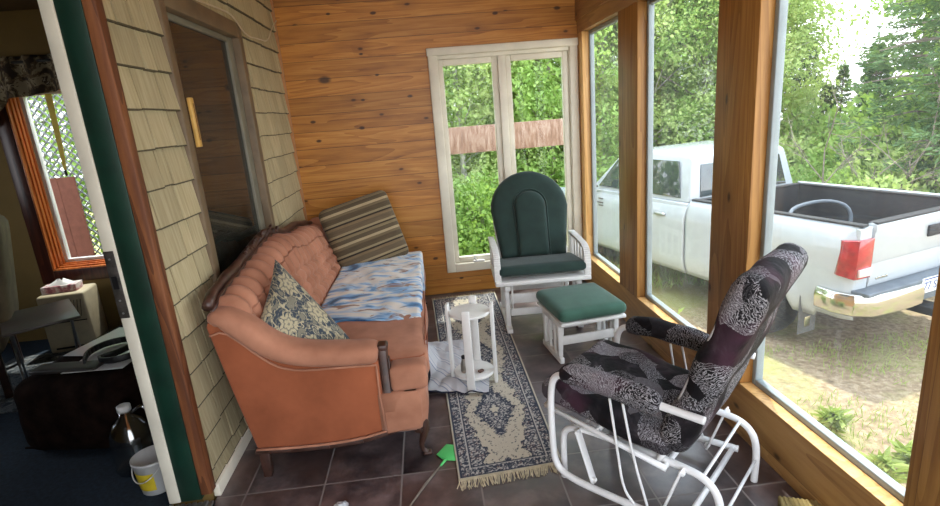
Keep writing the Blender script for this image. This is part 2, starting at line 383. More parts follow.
M['truck_white']=plain('white_car_paint',srgb(178,184,188),.25,var=.02,coat=.6)
M['truck_black']=plain('black_bed_liner',srgb(34,34,36),.7,var=.2,scale=20)
M['rubber']=plain('black_rubber',srgb(38,38,38),.85,var=.15)
M['chrome']=plain('chrome',srgb(206,206,200),.12,1.0,var=.03)
M['grey_plastic']=plain('grey_step_plastic',srgb(96,104,112),.6,var=.1)
M['red_lens']=plain('red_lens',srgb(168,12,22),.15,var=.2,scale=14,coat=1)
M['clear_lens']=plain('clear_lens',srgb(226,200,196),.15,var=.1,coat=1)
M['auto_glass']=plain('tinted_car_glass',srgb(52,62,64),.06,.0,.8,var=.3,scale=3,coat=1)
M['plate']=plain('plate_white',srgb(220,224,230),.4,var=.02); M['ink']=plain('plate_blue_ink',srgb(38,58,120),.5,var=.02)

# ---------------------------------------------------------------- room constants
XL,XR,YB=-1.03,1.288,4.4
SILL,HEAD,GZ=.247,2.045,-1.12
ZC=2.78

# floor
struct(MB().box((XL,-1.2,-.12),(XR+.11,YB,0)).build('floor',M['tile']))
# back wall with an opening for the casement window
bw=MB(); wx0,wx1,wz0,wz1=.13,1.24,.235,1.955
bw.box((XL-.2,YB,-.12),(wx0,YB+.14,ZC)); bw.box((wx1,YB,-.12),(XR+.11,YB+.14,ZC)); bw.box((wx0,YB,-.12),(wx1,YB+.14,wz0)); bw.box((wx0,YB,wz1),(wx1,YB+.14,ZC))
struct(bw.build('wall_back',M['pine_back']))
# right wall: knee wall, header, exterior skirt
rw=MB(); rw.box((XR,-1.2,0.0),(XR+.1,YB,SILL)).box((XR,-1.2,HEAD),(XR+.1,YB,ZC)).box((XR+.005,-1.2,GZ-.05),(XR+.09,YB+.1,0))
struct(rw.build('wall_right',M['pine_right'],bevel=.003))
# thin ledge strips: seam board of the header
struct(MB().box((XR-.014,-1.2,2.138),(XR-.0005,YB-.001,ZC)).build('trim_header',M['pine_right'],bevel=.004))
# posts
posts=[(3.19,3.505),(2.026,2.318),(.86,1.205),(-.35,-.05)]
for i,(a,b) in enumerate(posts):
    struct(MB().box((XR+.0005,a,SILL+.0005),(XR+.088,b,HEAD-.0005)).build('trim_%d'%(i+1),M['pine_post'],bevel=.003))
struct(MB().box((XR+.0005,4.285,SILL+.0005),(XR+.088,YB-.0005,HEAD-.0005)).build('trim_5',M['pine_jamb'],bevel=.003))
# window bays with their light jamb liners, grey glazing beads and panes
bays=[(3.505,4.285),(2.318,3.19),(1.205,2.026),(-.05,.86),(-1.2,-.35)]
for i,(a,b) in enumerate(bays):
    w=bpy.data.objects.new('window_%d'%(i+1),None); C.objects.link(w); struct(w)
    x0=XR+.055
    bead=MB(); bd=.028
    bead.box((x0,a+.001,SILL+.001),(x0+.035,a+bd,HEAD-.001)).box((x0,b-bd,SILL+.001),(x0+.035,b-.001,HEAD-.001)).box((x0,a+bd,SILL+.001),(x0+.035,b-bd,SILL+bd)).box((x0,a+bd,HEAD-bd),(x0+.035,b-bd,HEAD-.001))
    bead.build('glazing_bead',M['grey_vinyl'],w,bevel=.004)
    MB().box((x0+.015,a+bd,SILL+bd),(x0+.019,b-bd,HEAD-bd)).build('glass_pane',M['glass'],w)
# paler strip on the knee wall top, same wood with daylight put into its colour
for i,(a,b) in enumerate(bays):
    struct(MB().box((XR+.001,a+.002,SILL+.0003),(XR+.054,b-.002,SILL+.0035)).build('trim_%d'%(i+11),M['pine_jamb']))
# back window
w=bpy.data.objects.new('window_6',None); C.objects.link(w); struct(w)
f=MB(); y1=YB-.022
f.box((.092,y1,.19),(.165,YB-.0005,1.985)).box((1.215,y1,.19),(1.283,YB-.0005,1.985)).box((.165,y1,.19),(1.215,YB-.0005,.262))
f.build('window_casing',M['cream_trim'],w,bevel=.006)
MB().box((.086,YB-.034,1.955),(1.286,YB-.0005,2.012)).build('head_casing',M['cream_trim'],w,bevel=.006)
fr=MB(); y0=YB+.02; y2=YB+.09
def ring(mb,x0,x1,z0,z1,t_,ya,yb):
    mb.box((x0,ya,z0),(x0+t_,yb,z1)).box((x1-t_,ya,z0),(x1,yb,z1)).box((x0+t_,ya,z0),(x1-t_,yb,z0+t_)).box((x0+t_,ya,z1-t_),(x1-t_,yb,z1))
ring(fr,.13,1.24,.235,1.955,.03,YB-.005,YB+.1); fr.box((.64,YB-.008,.265),(.70,YB+.1,1.925))
fr.build('window_frame',M['cream_trim'],w,bevel=.004)
for (a,b) in ((.16,.64),(.70,1.21)):
    s_=MB(); ring(s_,a+.001,b-.001,.266,1.924,.045,YB+.01,YB+.06); so=s_.build('sash',M['cream_trim'],w,bevel=.006)
    MB().box((a+.046,YB+.03,.311),(b-.046,YB+.035,1.879)).build('glass_pane',M['glass_clear'],so)
h=MB(); h.rbox(.10,.028,.022,.01,T(.37,YB-.03,.276),4); h.tube([(.35,YB-.035,.285),(.33,YB-.06,.31),(.335,YB-.07,.335)],.006,8)
h.build('crank_handle',M['white_paint'],w,True)
# ceiling boards and roof slab (casts the porch's shade)
struct(MB().box((XL-.2,-1.2,ZC),(XR+.35,YB+.25,ZC+.12)).build('ceiling',M['pine_ceiling']))

# ---------------------------------------------------------------- left (shingled) wall
def shingles(name, regions, y0, y1, z0, z1, holes, seed=3):
    rnd=random.Random(seed); mb=MB(); cols=[]
    ch=.148; k0=int((z0-1.757)/ch)-1; k1=int((z1-1.757)/ch)+2
    for k in range(k0,k1):
        zb=1.757+ch*k; zt=zb+ch+.012
        y=y0-rnd.uniform(0,.12)
        while y<y1:
            wd=rnd.choice((rnd.uniform(.07,.12),rnd.uniform(.12,.23))); a=max(y,y0); b=min(y+wd-.009,y1); y+=wd
            if b-a<.012: continue
            segs=[(a,b)]
            for (hy0,hy1,hz0,hz1) in holes:
                ns=[]
                for (p,q) in segs:
                    if zb+ch*.5>hz0 and zb+ch*.5<hz1:
                        if q<=hy0 or p>=hy1: ns.append((p,q)); continue
                        if p<hy0: ns.append((p,hy0))
                        if q>hy1: ns.append((hy1,q))
                    else: ns.append((p,q))
                segs=ns
            dz=rnd.uniform(-.003,.003); th=rnd.uniform(.017,.023); br=rnd.uniform(.86,1.08)
            for (p,q) in segs:
                if q-p<.01: continue
                zz0=max(zb+dz,z0); zz1=min(zt,z1)
                if zz1-zz0<.01: continue
                x=XL-.014
                vs=[(x,p,zz0),(x+th,p,zz0),(x+th,q,zz0),(x,q,zz0),(x,p,zz1),(x+.004,p,zz1),(x+.004,q,zz1),(x,q,zz1)]
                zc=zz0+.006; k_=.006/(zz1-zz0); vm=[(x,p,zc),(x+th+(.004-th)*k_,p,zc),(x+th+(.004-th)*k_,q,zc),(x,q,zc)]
                mb.add(vs[:4]+vm,[(0,3,2,1),(0,1,5,4),(1,2,6,5),(2,3,7,6),(3,0,4,7)]); cols+= [.22*br]*8  # dark bottom lip: shadow line under the course put into the colour
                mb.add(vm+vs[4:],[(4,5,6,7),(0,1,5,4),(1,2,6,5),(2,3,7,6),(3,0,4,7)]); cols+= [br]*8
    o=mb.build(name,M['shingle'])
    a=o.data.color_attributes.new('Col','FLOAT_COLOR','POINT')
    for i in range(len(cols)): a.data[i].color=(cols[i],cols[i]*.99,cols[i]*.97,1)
    return o
WH=(2.45,3.505,.62,2.12)
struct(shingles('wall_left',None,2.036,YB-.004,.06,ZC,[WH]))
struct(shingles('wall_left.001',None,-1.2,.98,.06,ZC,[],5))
# sheathing behind the shingles (with the window hole) and the wall over the doorway
sh=MB(); xa,xb=XL-.19,XL-.015
M['gap_dark']=plain('dark_gap_underlay',srgb(34,29,22),.95)  # near-black sheet that shows in the gaps between shingles
sh.box((xa,2.03,-.1),(xb,WH[0]+.02,ZC)).box((xa,WH[1]-.02,-.1),(xb,YB,ZC)).box((xa,WH[0]+.02,-.1),(xb,WH[1]-.02,WH[2]+.02)).box((xa,WH[0]+.02,WH[3]-.02),(xb,WH[1]-.02,ZC))
sh.box((xa,-1.2,-.1),(xb,1.06,ZC)).box((xa,1.06,2.12),(xb,2.03,ZC))
M['ochre']=plain('ochre_wall_paint',srgb(128,104,56),.8,var=.06,scale=3)
struct(sh.build('wall_left_inner',M['ochre']))
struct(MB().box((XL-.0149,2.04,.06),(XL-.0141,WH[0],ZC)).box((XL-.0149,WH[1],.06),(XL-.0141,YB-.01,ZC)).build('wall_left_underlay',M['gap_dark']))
struct(MB().box((XL-.012,2.036,0.0),(XL+.016,YB-.002,.062)).build('baseboard_left',M['cream_trim'],bevel=.003))
struct(MB().box((XL-.02,YB-.022,.062),(XL+.014,YB-.001,ZC)).build('trim_corner',plain('tan_corner_trim',srgb(176,124,78),.6)))
# doorway: weathered brown casing, green jamb, cream stop, strike plate
d=bpy.data.objects.new('door_1',None); C.objects.link(d); struct(d)
MB().box((-1.068,1.985,0.05),(XL+.006,2.034,ZC-.01)).build('door_casing',M['weathered_brown'],d,bevel=.004)
MB().box((-1.154,1.985,.03),(-1.0685,2.029,ZC-.01)).build('door_jamb',M['green_paint'],d,bevel=.002)
MB().box((-1.200,1.980,.03),(-1.1545,2.029,ZC-.01)).build('door_stop',M['cream_trim'],d,bevel=.004)
sp=MB().box((-1.199,1.9765,.86),(-1.163,1.9798,1.12)); sp.build('strike_plate',plain('worn_steel_plate',srgb(92,88,84),.45,.6,var=.3,scale=30),d,bevel=.001)
MB().box((-1.192,1.975,.975),(-1.172,1.9764,1.025)).build('strike_opening',M['dark_steel'],d)
for z in (.88,.93,1.09): MB().lathe([(.004,0),(.004,.002)],10,(0,0,0),M=T(-1.182,1.9764,z)@RX(PI/2)).build('screw',M['aluminium'],d)
th=MB()
for k in range(9): th.box((-1.225+k*.0235,1.00,0.0005),(-1.225+k*.0235+.017,1.984,.022+.003*(k%2)))
th.box((-1.225,1.0,.0005),(-1.02,1.984,.018)); th.build('threshold',M['aluminium'],d,bevel=.002)
# wall window (dark pane that reflects the boards)
w=bpy.data.objects.new('window_7',None); C.objects.link(w); struct(w)
f=MB(); y0_,y1_,z0_,z1_=WH
xo=XL+.012
f.box((xa,y0_+.001,z0_),(xo,y0_+.062,z1_)).box((xa,y1_-.07,z0_),(xo,y1_-.001,z1_)).box((xa,y0_+.062,z0_),(xo,y1_-.07,z0_+.07)).box((xa,y0_+.062,z1_-.085),(xo,y1_-.07,z1_))
f.build('window_frame',M['taupe_frame'],w,bevel=.005)
f=MB(); xs=XL-.03
a,b,c_,d_=y0_+.062,y1_-.07,z0_+.07,z1_-.085
f.box((xs-.03,a,c_),(xs,a+.03,d_)).box((xs-.03,b-.09,c_),(xs,b,d_)).box((xs-.03,a+.03,c_),(xs,b-.09,c_+.03)).box((xs-.03,a+.03,d_-.03),(xs,b-.09,d_))
f.build('sash',plain('grey_sash',srgb(120,116,100),.5,var=.1),w,bevel=.004)
MB().box((xs-.018,a+.03,c_+.03),(xs-.014,b-.09,d_-.03)).build('glass_pane',M['glass_dark'],w)

# wooden level/thermometer on the window frame, and loose cable
tb=thing('wooden_thermometer','yellow wooden bar fixed upright on the taupe window frame in the shingled wall','thermometer',(XL+.013,2.535,1.45))
MB().box((0,-.017,0),(.018,.017,.215)).build('bar',plain('varnished_yellow_wood',srgb(206,164,84),.4,var=.12,scale=20),tb,bevel=.004)
MB().box((.0181,-.003,.03),(.020,.003,.19)).build('groove',plain('dark_groove',srgb(120,84,40),.6),tb)
cb=MB().tube([(XL+.022,2.3,2.33),(XL+.025,2.6,2.17),(XL+.022,2.8,2.12),(XL+.022,2.95,2.13),(XL+.022,3.15,2.14),(XL+.020,3.35,2.15),(XL+.020,3.55,2.06),(XL+.020,3.8,2.08),(XL+.020,4.05,2.09),(XL+.020,4.2,2.2),(XL+.024,YB-.03,2.28)],.0045,6,smooth=2)
tag(cb.build('loose_cable',plain('beige_cable',srgb(196,180,150),.5),smooth=True),'thin beige cable sagging over the window in the shingled wall','cable')

SKY=2.2; SUN=2.8; EXPO=1.1
# ================================================================ SOFA
SY0,SY1=2.11,4.24
sofa=thing('sofa','salmon tufted velvet sofa with carved walnut crest and cabriole legs along the shingled wall','sofa',(-.55,3.15,0))
def P(o):  # parts are built in world coordinates, then handed to the sofa
    o.parent=sofa; o.matrix_parent_inverse=Matrix.Translation((-.55,3.15,0)).inverted(); return o
prof=[(-.862,.148),(-.72,.138),(-.55,.134),(-.40,.142),(-.292,.165),(-.288,.50),(-.32,.52),(-.48,.525),(-.62,.54),(-.71,.575),(-.80,.66),(-.89,.745),(-.955,.76),(-.966,.735),(-.95,.64),(-.918,.45)]
def arm(ya,yb,rev):
    mb=MB(); mb.prism(prof,ya,yb)
    P(mb.build('arm_panel',M['rust'],bevel=.012,seg=3))
    # rolled pad along the top of the arm
    path=[(-.955,.742),(-.925,.772),(-.89,.768),(-.83,.716),(-.77,.652),(-.71,.604),(-.64,.573),(-.55,.555),(-.45,.545),(-.36,.54),(-.30,.535),(-.283,.53)]
    rz=[.03,.042,.052,.052,.052,.05,.049,.048,.047,.046,.044,.03]
    ry=[.04,.06,.075,.08,.08,.08,.08,.08,.08,.08,.078,.055]
    n=16; vs=[];fs=[]; yc=(ya+yb)/2
    for i,(x,z) in enumerate(path):
        a=Vector(path[max(i-1,0)]);b=Vector(path[min(i+1,len(path)-1)]); t_=(b-a).normalized(); nn=Vector((-t_.y,t_.x)); 
        if nn.y<0: nn=-nn
        for j in range(n):
            an=2*PI*j/n; c_,s_=math.cos(an),math.sin(an)
            sq=lambda v:math.copysign(abs(v)**.75,v)
            o_=nn*(sq(s_)*rz[i]); vs.append((x+o_.x,yc+sq(c_)*ry[i],z+o_.y))
    for i in range(len(path)-1):
        for j in range(n): fs.append((i*n+j,i*n+(j+1)%n,(i+1)*n+(j+1)%n,(i+1)*n+j))
    fs+= [tuple(range(n)),tuple((len(path)-1)*n+j for j in range(n))]
    mb=MB().add(vs,fs); o=mb.build('arm_pad',M['salmon'],smooth=True); sd=o.modifiers.new('s','SUBSURF'); sd.levels=1; sd.render_levels=1; P(o)
    # piping where the pad meets the panel, and along the bottom
    yo=ya-.006 if not rev else yb+.006
    sm=[(-.955,.70),(-.90,.715),(-.84,.66),(-.78,.594),(-.72,.54),(-.66,.512),(-.58,.50),(-.45,.497),(-.30,.49)]
    pp=MB().tube([(x,yo,z) for x,z in sm],.005,6,smooth=1).tube([(-.298,yo,.49),(-.30,yo,.35),(-.292,yo,.17)],.005,6).tube([(-.862,yo,.15),(-.72,yo,.14),(-.55,yo,.136),(-.4,yo,.144),(-.292,yo,.167)],.006,6,smooth=1)
    P(pp.build('piping',M['salmon'],smooth=True))
    # carved front post
    pm=MB(); xs_=-.276
    pm.prism([(ya-.004,.235),(ya+.002,.245),(ya+.012,.52),(ya+.02,.56),(yb-.012,.56),(yb-.008,.52),(yb-.002,.245),(yb+.004,.235)],-.285,-.250,'x')
    pm.prism([(ya+.014,.26),(ya+.026,.50),(yb-.020,.50),(yb-.012,.26)],-.251,-.243,'x')
    pm.rbox(.045,.062,.030,.010,T(-.266,(ya+yb)/2,.556),5)
    P(pm.build('arm_post',M['dark_walnut'],bevel=.004))
arm(SY0+.01,SY0+.09,False); arm(SY1-.09,SY1-.01,True)
# base: serpentine front rail, bottom wood strip
def rail(y):
    return -.118+.010*math.cos((y-SY0)/(SY1-SY0)*2*PI*1)
base=MB()
def fr(u,v):
    y=SY0+.005+u*(SY1-SY0-.01); zt=.345; zb=.175-.02*math.cos(u*2*PI*2)**2+.03*abs(math.sin(u*PI*2))
    x=rail(y)+.015*math.sin(v*PI); 
    # the rail turns the corner at both ends
    e=min(u,1-u)*(SY1-SY0); k=max(0,1-e/.05); x-= .035*k*k
    return (x,y,zb+(zt-zb)*v)
ny,nz=60,6
front=[fr(i/(ny-1),j/(nz-1)) for j in range(nz) for i in range(ny)]
vs=front+[(-.31,p[1],p[2]) for p in front]; fs=[]
N=ny*nz
for j in range(nz-1):
    for i in range(ny-1):
        a=j*ny+i; fs.append((a,a+1,a+ny+1,a+ny)); fs.append((N+a,N+a+ny,N+a+ny+1,N+a+1))
for i in range(ny-1):
    fs.append((i,N+i,N+i+1,i+1)); a=(nz-1)*ny+i; fs.append((a,a+1,N+a+1,N+a))
for j in range(nz-1):
    a=j*ny; fs.append((a,a+ny,N+a+ny,N+a)); a=j*ny+ny-1; fs.append((a,N+a,N+a+ny,a+ny))
base.add(vs,fs); P(base.build('front_rail',M['salmon'],bevel=0,smooth=True))
P(MB().box((-.86,SY0+.09,.16),(-.30,SY1-.09,.345)).build('seat_deck',M['rust'],bevel=.01))
ws=MB()
def strip(pts,w,h):
    for a,b in zip(pts,pts[1:]): ws.bar(a,b,w,h)
s0=[(-.87,SY0+.03,.138),(-.72,SY0+.03,.127),(-.55,SY0+.03,.122),(-.40,SY0+.03,.130),(-.29,SY0+.03,.153),(-.2,SY0+.03,.172),(-.14,SY0+.035,.168)]
strip(s0,.05,.022); strip([(x,SY1-.03,z) for x,y,z in s0],.05,.022)
pts=[]
for i in range(31):
    p=fr(i/30,0); pts.append((p[0]-.012,p[1],p[2]-.008))
strip(pts,.03,.022); P(ws.build('base_molding',M['dark_walnut'],bevel=.002))
# side of the front rail between the arm post and the front
P(MB().prism([(-.292,.148),(-.19,.160),(-.138,.162),(-.124,.22),(-.122,.30),(-.134,.345),(-.20,.345),(-.235,.31),(-.25,.262),(-.292,.262)],SY0+.004,SY0+.05).build('rail_side',M['salmon'],bevel=.008,seg=3))
# seat cushions: a T cushion at each end, hiding under the blanket
def seat(name,y0,y1,dx=0):
    def fn(q,p):
        return (q.x+.010*math.sin(p[1]*5)*(p[0]>.9),q.y,q.z+.006*noise.noise(Vector((q.x*4,q.y*4,1)))*(p[2]>0))
    mb=MB().rbox(.58,y1-y0,.125,.035,T(-.375-dx,(y0+y1)/2,.408),14,.018,fn=fn)
    o=mb.build(name,M['salmon'],smooth=True); P(o)
    pp=MB()
    for z in (.458,.358):
        pp.tube([(-.63,y0+.004,z),(-.12-dx,y0+.004,z),(-.088-dx,y0+.03,z),(-.086-dx,y1-.03,z),(-.12-dx,y1-.004,z),(-.63,y1-.004,z)],.0045,6,smooth=1)
    P(pp.build('cushion_piping',M['rust'],smooth=True))
seat('seat_cushion',SY0+.10,3.17); seat('seat_cushion',3.175,SY1-.10,.05)
# T ends in front of the arm posts
P(MB().rbox(.165,.11,.115,.022,T(-.168,SY0+.068,.402),8,.004).build('cushion_ear',M['salmon'],smooth=True))
P(MB().rbox(.13,.10,.115,.03,T(-.19,SY1-.075,.405),8,.0).build('cushion_ear',M['salmon'],smooth=True))
# channel-tufted back that rolls over the top
def crest(y):
    s_=(y-SY0)/(SY1-SY0)
    key=[(0,.80),(.06,.845),(.14,.865),(.26,.895),(.36,.918),(.44,.925),(.52,.89),(.60,.855),(.72,.845),(.86,.80),(.95,.76),(1,.74)]
    for (a,za),(b,zb) in zip(key,key[1:]):
        if s_<=b: 
            k=(s_-a)/(b-a); k=k*k*(3-2*k); return za+(zb-za)*k
    return key[-1][1]
def back(u,v):
    y=SY0+.022+u*(SY1-SY0-.044); top=crest(y)-.050
    # base line of profile: seat junction up to the roll, over and down behind
    if v<.62:
        k=v/.62; x=-.705-.145*k; z=.40+(top-.045-.40)*k; nx,nz_=.93,.36
    else:
        k=(v-.62)/.38; a=PI*.95*k; x=-.895+.045*math.cos(a); z=top-.045+.045*math.sin(a); nx,nz_=math.cos(a),math.sin(a)
    ch=y/.098+.10*math.sin(v*PI*9)*(v<.5)
    bul=abs(math.sin(ch*PI))**.5
    row=1-.35*abs(math.cos(v*PI*9))**6*(v<.5)
    d_=.050*bul*row*min(1,(1-v)*8)
    return (x+nx*d_,y,z+nz_*d_)
o=MB().grid(back,330,60).build('tufted_back',M['salmon'],smooth=True); P(o)
P(MB().prism([(-.89,.34),(-.735,.34),(-.872,.70),(-.93,.72),(-.945,.62)],SY0+.03,SY1-.03).build('back_frame',M['rust'],bevel=.01))
# carved crest rail
cr=MB(); ys=[SY0+.02+i*(SY1-SY0-.04)/48 for i in range(49)]
cr.tube([(-.945-.005*math.sin(y*9),y,crest(y)+.016) for y in ys],[.018+.005*abs(math.sin(y*11)) for y in ys],8)
cr.tube([(-.93,y,crest(y)-.008) for y in ys],.011,8)
rnd=random.Random(4)
for k in range(16):        # the carved leaves and flowers at the middle of the crest
    y=2.62+k*.040; z=crest(y)+.024+.014*math.sin(k*1.7)
    a=rnd.uniform(-1,1)
    cr.tube([(-.94,y-.03,z-.018),(-.925,y,z+.014),(-.945,y+.03,z-.004+.01*a)],[.005,.013,.003],6,smooth=1)
P(cr.build('crest_rail',M['dark_walnut'],smooth=True))
# legs
def cab(y,x=-.135,s_=1):
    m=MB(); m.tube([(x-.005,y,.185),(x+.012,y,.15),(x+.004,y,.10),(x-.012,y,.055),(x-.006,y,.022),(x+.012,y,.012)],[.030,.028,.019,.012,.011,.014],10,smooth=1)
    m.rbox(.04,.034,.016,.007,T(x+.012,y,.008),4); return m
for y in (SY0+.045,SY1-.05,(SY0+SY1)/2): P(cab(y).build('leg',M['dark_walnut'],smooth=True))
for y in (SY0+.03,SY1-.05): P(MB().prism([(-.858,.0005),(-.822,.0005),(-.812,.15),(-.862,.15)],y-.016,y+.016).build('leg',M['dark_walnut'],bevel=.003))

# ---- blanket lying over the far half of the seat
def bl(u,v):
    # u across the sofa from back to front edge and down, v along
    y=2.66+v*1.42+ .03*math.sin(u*9)*(1-v)
    L=.60+.17; s_=u*L
    top=.486+.012*noise.noise(Vector((s_*5,y*4,0)))+.010*noise.noise(Vector((s_*13,y*9,3)))
    if s_<.56: x=-.69+s_; z=top-.008+.010*(1-(abs(s_-.28)/.28)**2)
    else:
        k=(s_-.56); a=min(k/.05,1)*PI/2; x=-.130+.022*math.sin(a)+.012*noise.noise(Vector((y*9,k*6,5))); z=top-.008-.022*(1-math.cos(a))-max(0,k-.045)
        z-=.02*math.sin(y*3.1)*max(0,k-.05)/.1
    if y>4.12: pass
    return (x,y,z)
b=MB().grid(bl,60,110).build('blanket',M['blanket'],smooth=True)
sd=b.modifiers.new('t','SOLIDIFY'); sd.thickness=.006; sd.offset=1
tag(b,'blue and white printed fleece blanket spread over the far half of the sofa seat','blanket')

# ---- cushions
def pillow(name,w,h,t_,mat,label,cat,origin,ex,ey,colour=None,box=0,n=46):
    Mx=frame(origin,ex,ey)
    mb=MB()
    if box:
        mb.rbox(w,h,t_,box,None,16,.025)
    else:
        def side(sg):
            def f(u,v):
                a,b=2*u-1,2*v-1
                k=max(0,(1-abs(a)**2.6))*max(0,(1-abs(b)**2.6))
                pin=1-.05*(1-abs(b)**2)*abs(a)**3
                pin2=1-.05*(1-abs(a)**2)*abs(b)**3
                wr=.006*noise.noise(Vector((a*3,b*3,sg)))*k
                return (a*w/2*pin,b*h/2*pin2,sg*(t_/2*k**.42+wr))
            return f
        mb.grid(side(1),n,n); mb.grid(side(-1),n,n,flip=True)
    o=mb.build(name,mat,smooth=True,weld=True)
    if colour: colour_attr(o,colour)
    o.matrix_world=Mx
    return tag(o,label,cat)
pillow('striped_cushion',.54,.54,.11,M['stripe'],'large square brown striped cushion leaning at the far end of the sofa','cushion',
       (-.515,3.985,.685),(.90,.30,.20),(-.25,.20,.90),box=.05)
def damask(co):
    u,v=co.x/.13,co.y/.15
    k=math.floor(v); uu=u+.5*(k%2); cu=uu-math.floor(uu)-.5; cv=v-k-.5
    x,y=cu*.13,cv*.15; r=math.hypot(x,y); th=math.atan2(y,x)
    base=(.050,.066,.085); cream=(.46,.41,.27); mid=(.22,.21,.16)
    R=.046*(.66+.34*abs(math.cos(3*th)))
    c=base
    nz=noise.noise(Vector((co.x*55,co.y*55,2)))
    if r<R:
        c=cream
        if abs(r-R*.55)<.0035 or r<.006: c=mid
        if abs(math.sin(3*th))<.12 and r>R*.5: c=base
    else:
        q=noise.noise(Vector((co.x*34+nz*.5,co.y*34,7)))
        if abs(q)<.085: c=cream
        elif q>.26: c=mid
    if abs(nz)<.07 and r>=R: c=mid
    return c
def fill(co): return damask(co)
def slumped():
    Tc,Lc,Rc,Bc=Vector((-.765,2.53,.90)),Vector((-.795,2.19,.675)),Vector((-.42,2.32,.52)),Vector((-.60,2.235,.48))
    nrm=(Rc-Tc).cross(Lc-Tc).normalized()
    if nrm.y>0: nrm=-nrm
    uvs=[]
    mb=MB(); n=120
    def side(sg):
        def f(u,v):
            a,b=2*u-1,2*v-1; k=max(0,(1-abs(a)**2.6))*max(0,(1-abs(b)**2.6))
            pu=.5+(u-.5)*(1-.06*(1-abs(b)**2)*abs(a)**3); pv=.5+(v-.5)*(1-.06*(1-abs(a)**2)*abs(b)**3)
            p=(Tc*(1-pu)+Rc*pu)*(1-pv)+(Lc*(1-pu)+Bc*pu)*pv
            uvs.append((u,v)); return p+nrm*(sg*.070*k**.45+.006*noise.noise(Vector((a*3,b*3,sg)))*k)
        return f
    mb.grid(side(1),n,n); mb.grid(side(-1),n,n,flip=True)
    o=mb.build('damask_cushion',M['damask'],smooth=True)
    a_=o.data.color_attributes.new('Col','FLOAT_COLOR','POINT')
    for i,(u,v) in enumerate(uvs):
        c=damask(Vector((u*.32,v*.29,0))); a_.data[i].color=(c[0],c[1],c[2],1)
    tag(o,'blue and cream floral damask pillow slumped in the near corner of the sofa','cushion')
slumped()

# ================================================================ RUG
NL,NR,FL,FR=Vector((.006,1.93,0)),Vector((.462,1.965,0)),Vector((-.062,4.25,0)),Vector((.476,4.28,0))
Lr,Wr=2.32,.50
def rugcol(u,v):
    x=u*Wr/2; y=v*Lr          # x from centre line, y from the near end
    ax=abs(x)
    n1=noise.noise(Vector((x*75,y*75,0))); n2=noise.noise(Vector((ax*26,y*26,4))); n3=noise.noise(Vector((x*190,y*190,9)))
    cream=(.56,.51,.40); navy=(.040,.050,.075); grey=(.20,.20,.21); mauve=(.20,.15,.145); pale=(.50,.48,.44)
    e=min(Wr/2-ax,y,Lr-y)
    if e<.010: return cream
    if e<.017: return navy
    q=noise.noise(Vector((ax*110+n3*.5,y*110,11))); q2=noise.noise(Vector((ax*52,y*52,31)))
    def floral(bias=0):
        s_=q+.55*q2+bias
        if s_>.17: return pale
        if s_>-.06: return grey if n2>-.1 else mauve
        return navy
    if e<.060: return floral(-.04)
    if e<.066: return pale
    if e<.072: return navy
    per=.66; ph=((y-.50)/per); k=ph-round(ph); ym=k*per
    wob=.25*n2+.45*q2+.25*q
    dm=ax/.115+abs(ym)/.25+wob*.55
    if dm<1.0:
        if dm>.84: return navy if q>-.25 else grey
        if dm<.16: return cream
        s_=math.sin(dm*26)*.5+q*1.1
        return navy if s_>.05 else (grey if s_>-.28 else pale)
    ew=.085+.075*(1-abs(2*k))**.7+.022*q2+.030*n2
    if ax<ew:
        if q2+q>.62: return navy
        if q2+q>.50: return grey
        return (cream[0]*(1+.05*n3),cream[1]*(1+.05*n3),cream[2]*(1+.05*n3))
    if ax<ew+.006: return navy
    return floral(.02)
nu,nv=150,620
def rg(u,v):
    a=NL.lerp(NR,u); b=FL.lerp(FR,u); p=a.lerp(b,v); p.z=.009+.0006*noise.noise(Vector((u*6,v*30,0))); return p
mb=MB().grid(rg,nu,nv); 
rug=mb.build('runner_rug',M['rug'],smooth=True)
a=rug.data.color_attributes.new('Col','FLOAT_COLOR','POINT'); i=0
for j in range(nv):
    for k in range(nu):
        c=rugcol(2*k/(nu-1)-1,j/(nv-1)); a.data[i].color=(c[0],c[1],c[2],1); i+=1
sd=rug.modifiers.new('t','SOLIDIFY'); sd.thickness=.008; sd.offset=-1
tag(rug,'narrow navy and cream patterned runner rug with fringe on the tile floor','rug')
rnd=random.Random(2)
for (A,B,sg) in ((NL,NR,-1),(FL,FR,1)):
    fm=MB()
    for k in range(90):
        t_=k/89; p=A.lerp(B,t_); L=rnd.uniform(.045,.062); dx=rnd.uniform(-.018,.012); 
        fm.tube([(p.x,p.y-sg*.004,.008),(p.x+dx*.3,p.y+sg*L*.4,.006),(p.x+dx,p.y+sg*L,.0035)],[.0026,.0024,.0018],5,cap=False)
    fm.build('fringe',M['fringe'],rug,smooth=True)

# ================================================================ small round stand
cxs,cys=.158,2.765
st=thing('plant_stand','small white two-tier round stand with four slat legs on the runner rug','plant stand',(cxs,cys,.0105))
WP=M['white_paint']
MB().lathe([(0.0,0),(.112,0),(.116,.004),(.116,.012),(.112,.016),(0,.016)],36,(0,0,.42)).build('top_shelf',WP,st,bevel=.001)
MB().lathe([(0.0,0),(.112,0),(.116,.004),(.116,.012),(.112,.016),(0,.016)],36,(0,0,.060)).build('lower_shelf',WP,st,bevel=.001)
for k in range(4):
    a=math.radians(-14+90*k)
    mb=MB().box((-.009,-.022,0),(.009,.022,.478),M=RZ(a)@T(.1245,0,0))
    mb.build('leg',WP,st,bevel=.003)
bt=thing('pewter_bottle','small pewter bottle with dark cap on the lower shelf of the white stand','bottle',(cxs-.055,cys-.02,.0875))
MB().lathe([(.018,0),(.022,.01),(.021,.05),(.014,.075),(.012,.085)],16).build('body',plain('pewter',srgb(160,154,144),.3,.7),bt,smooth=True)
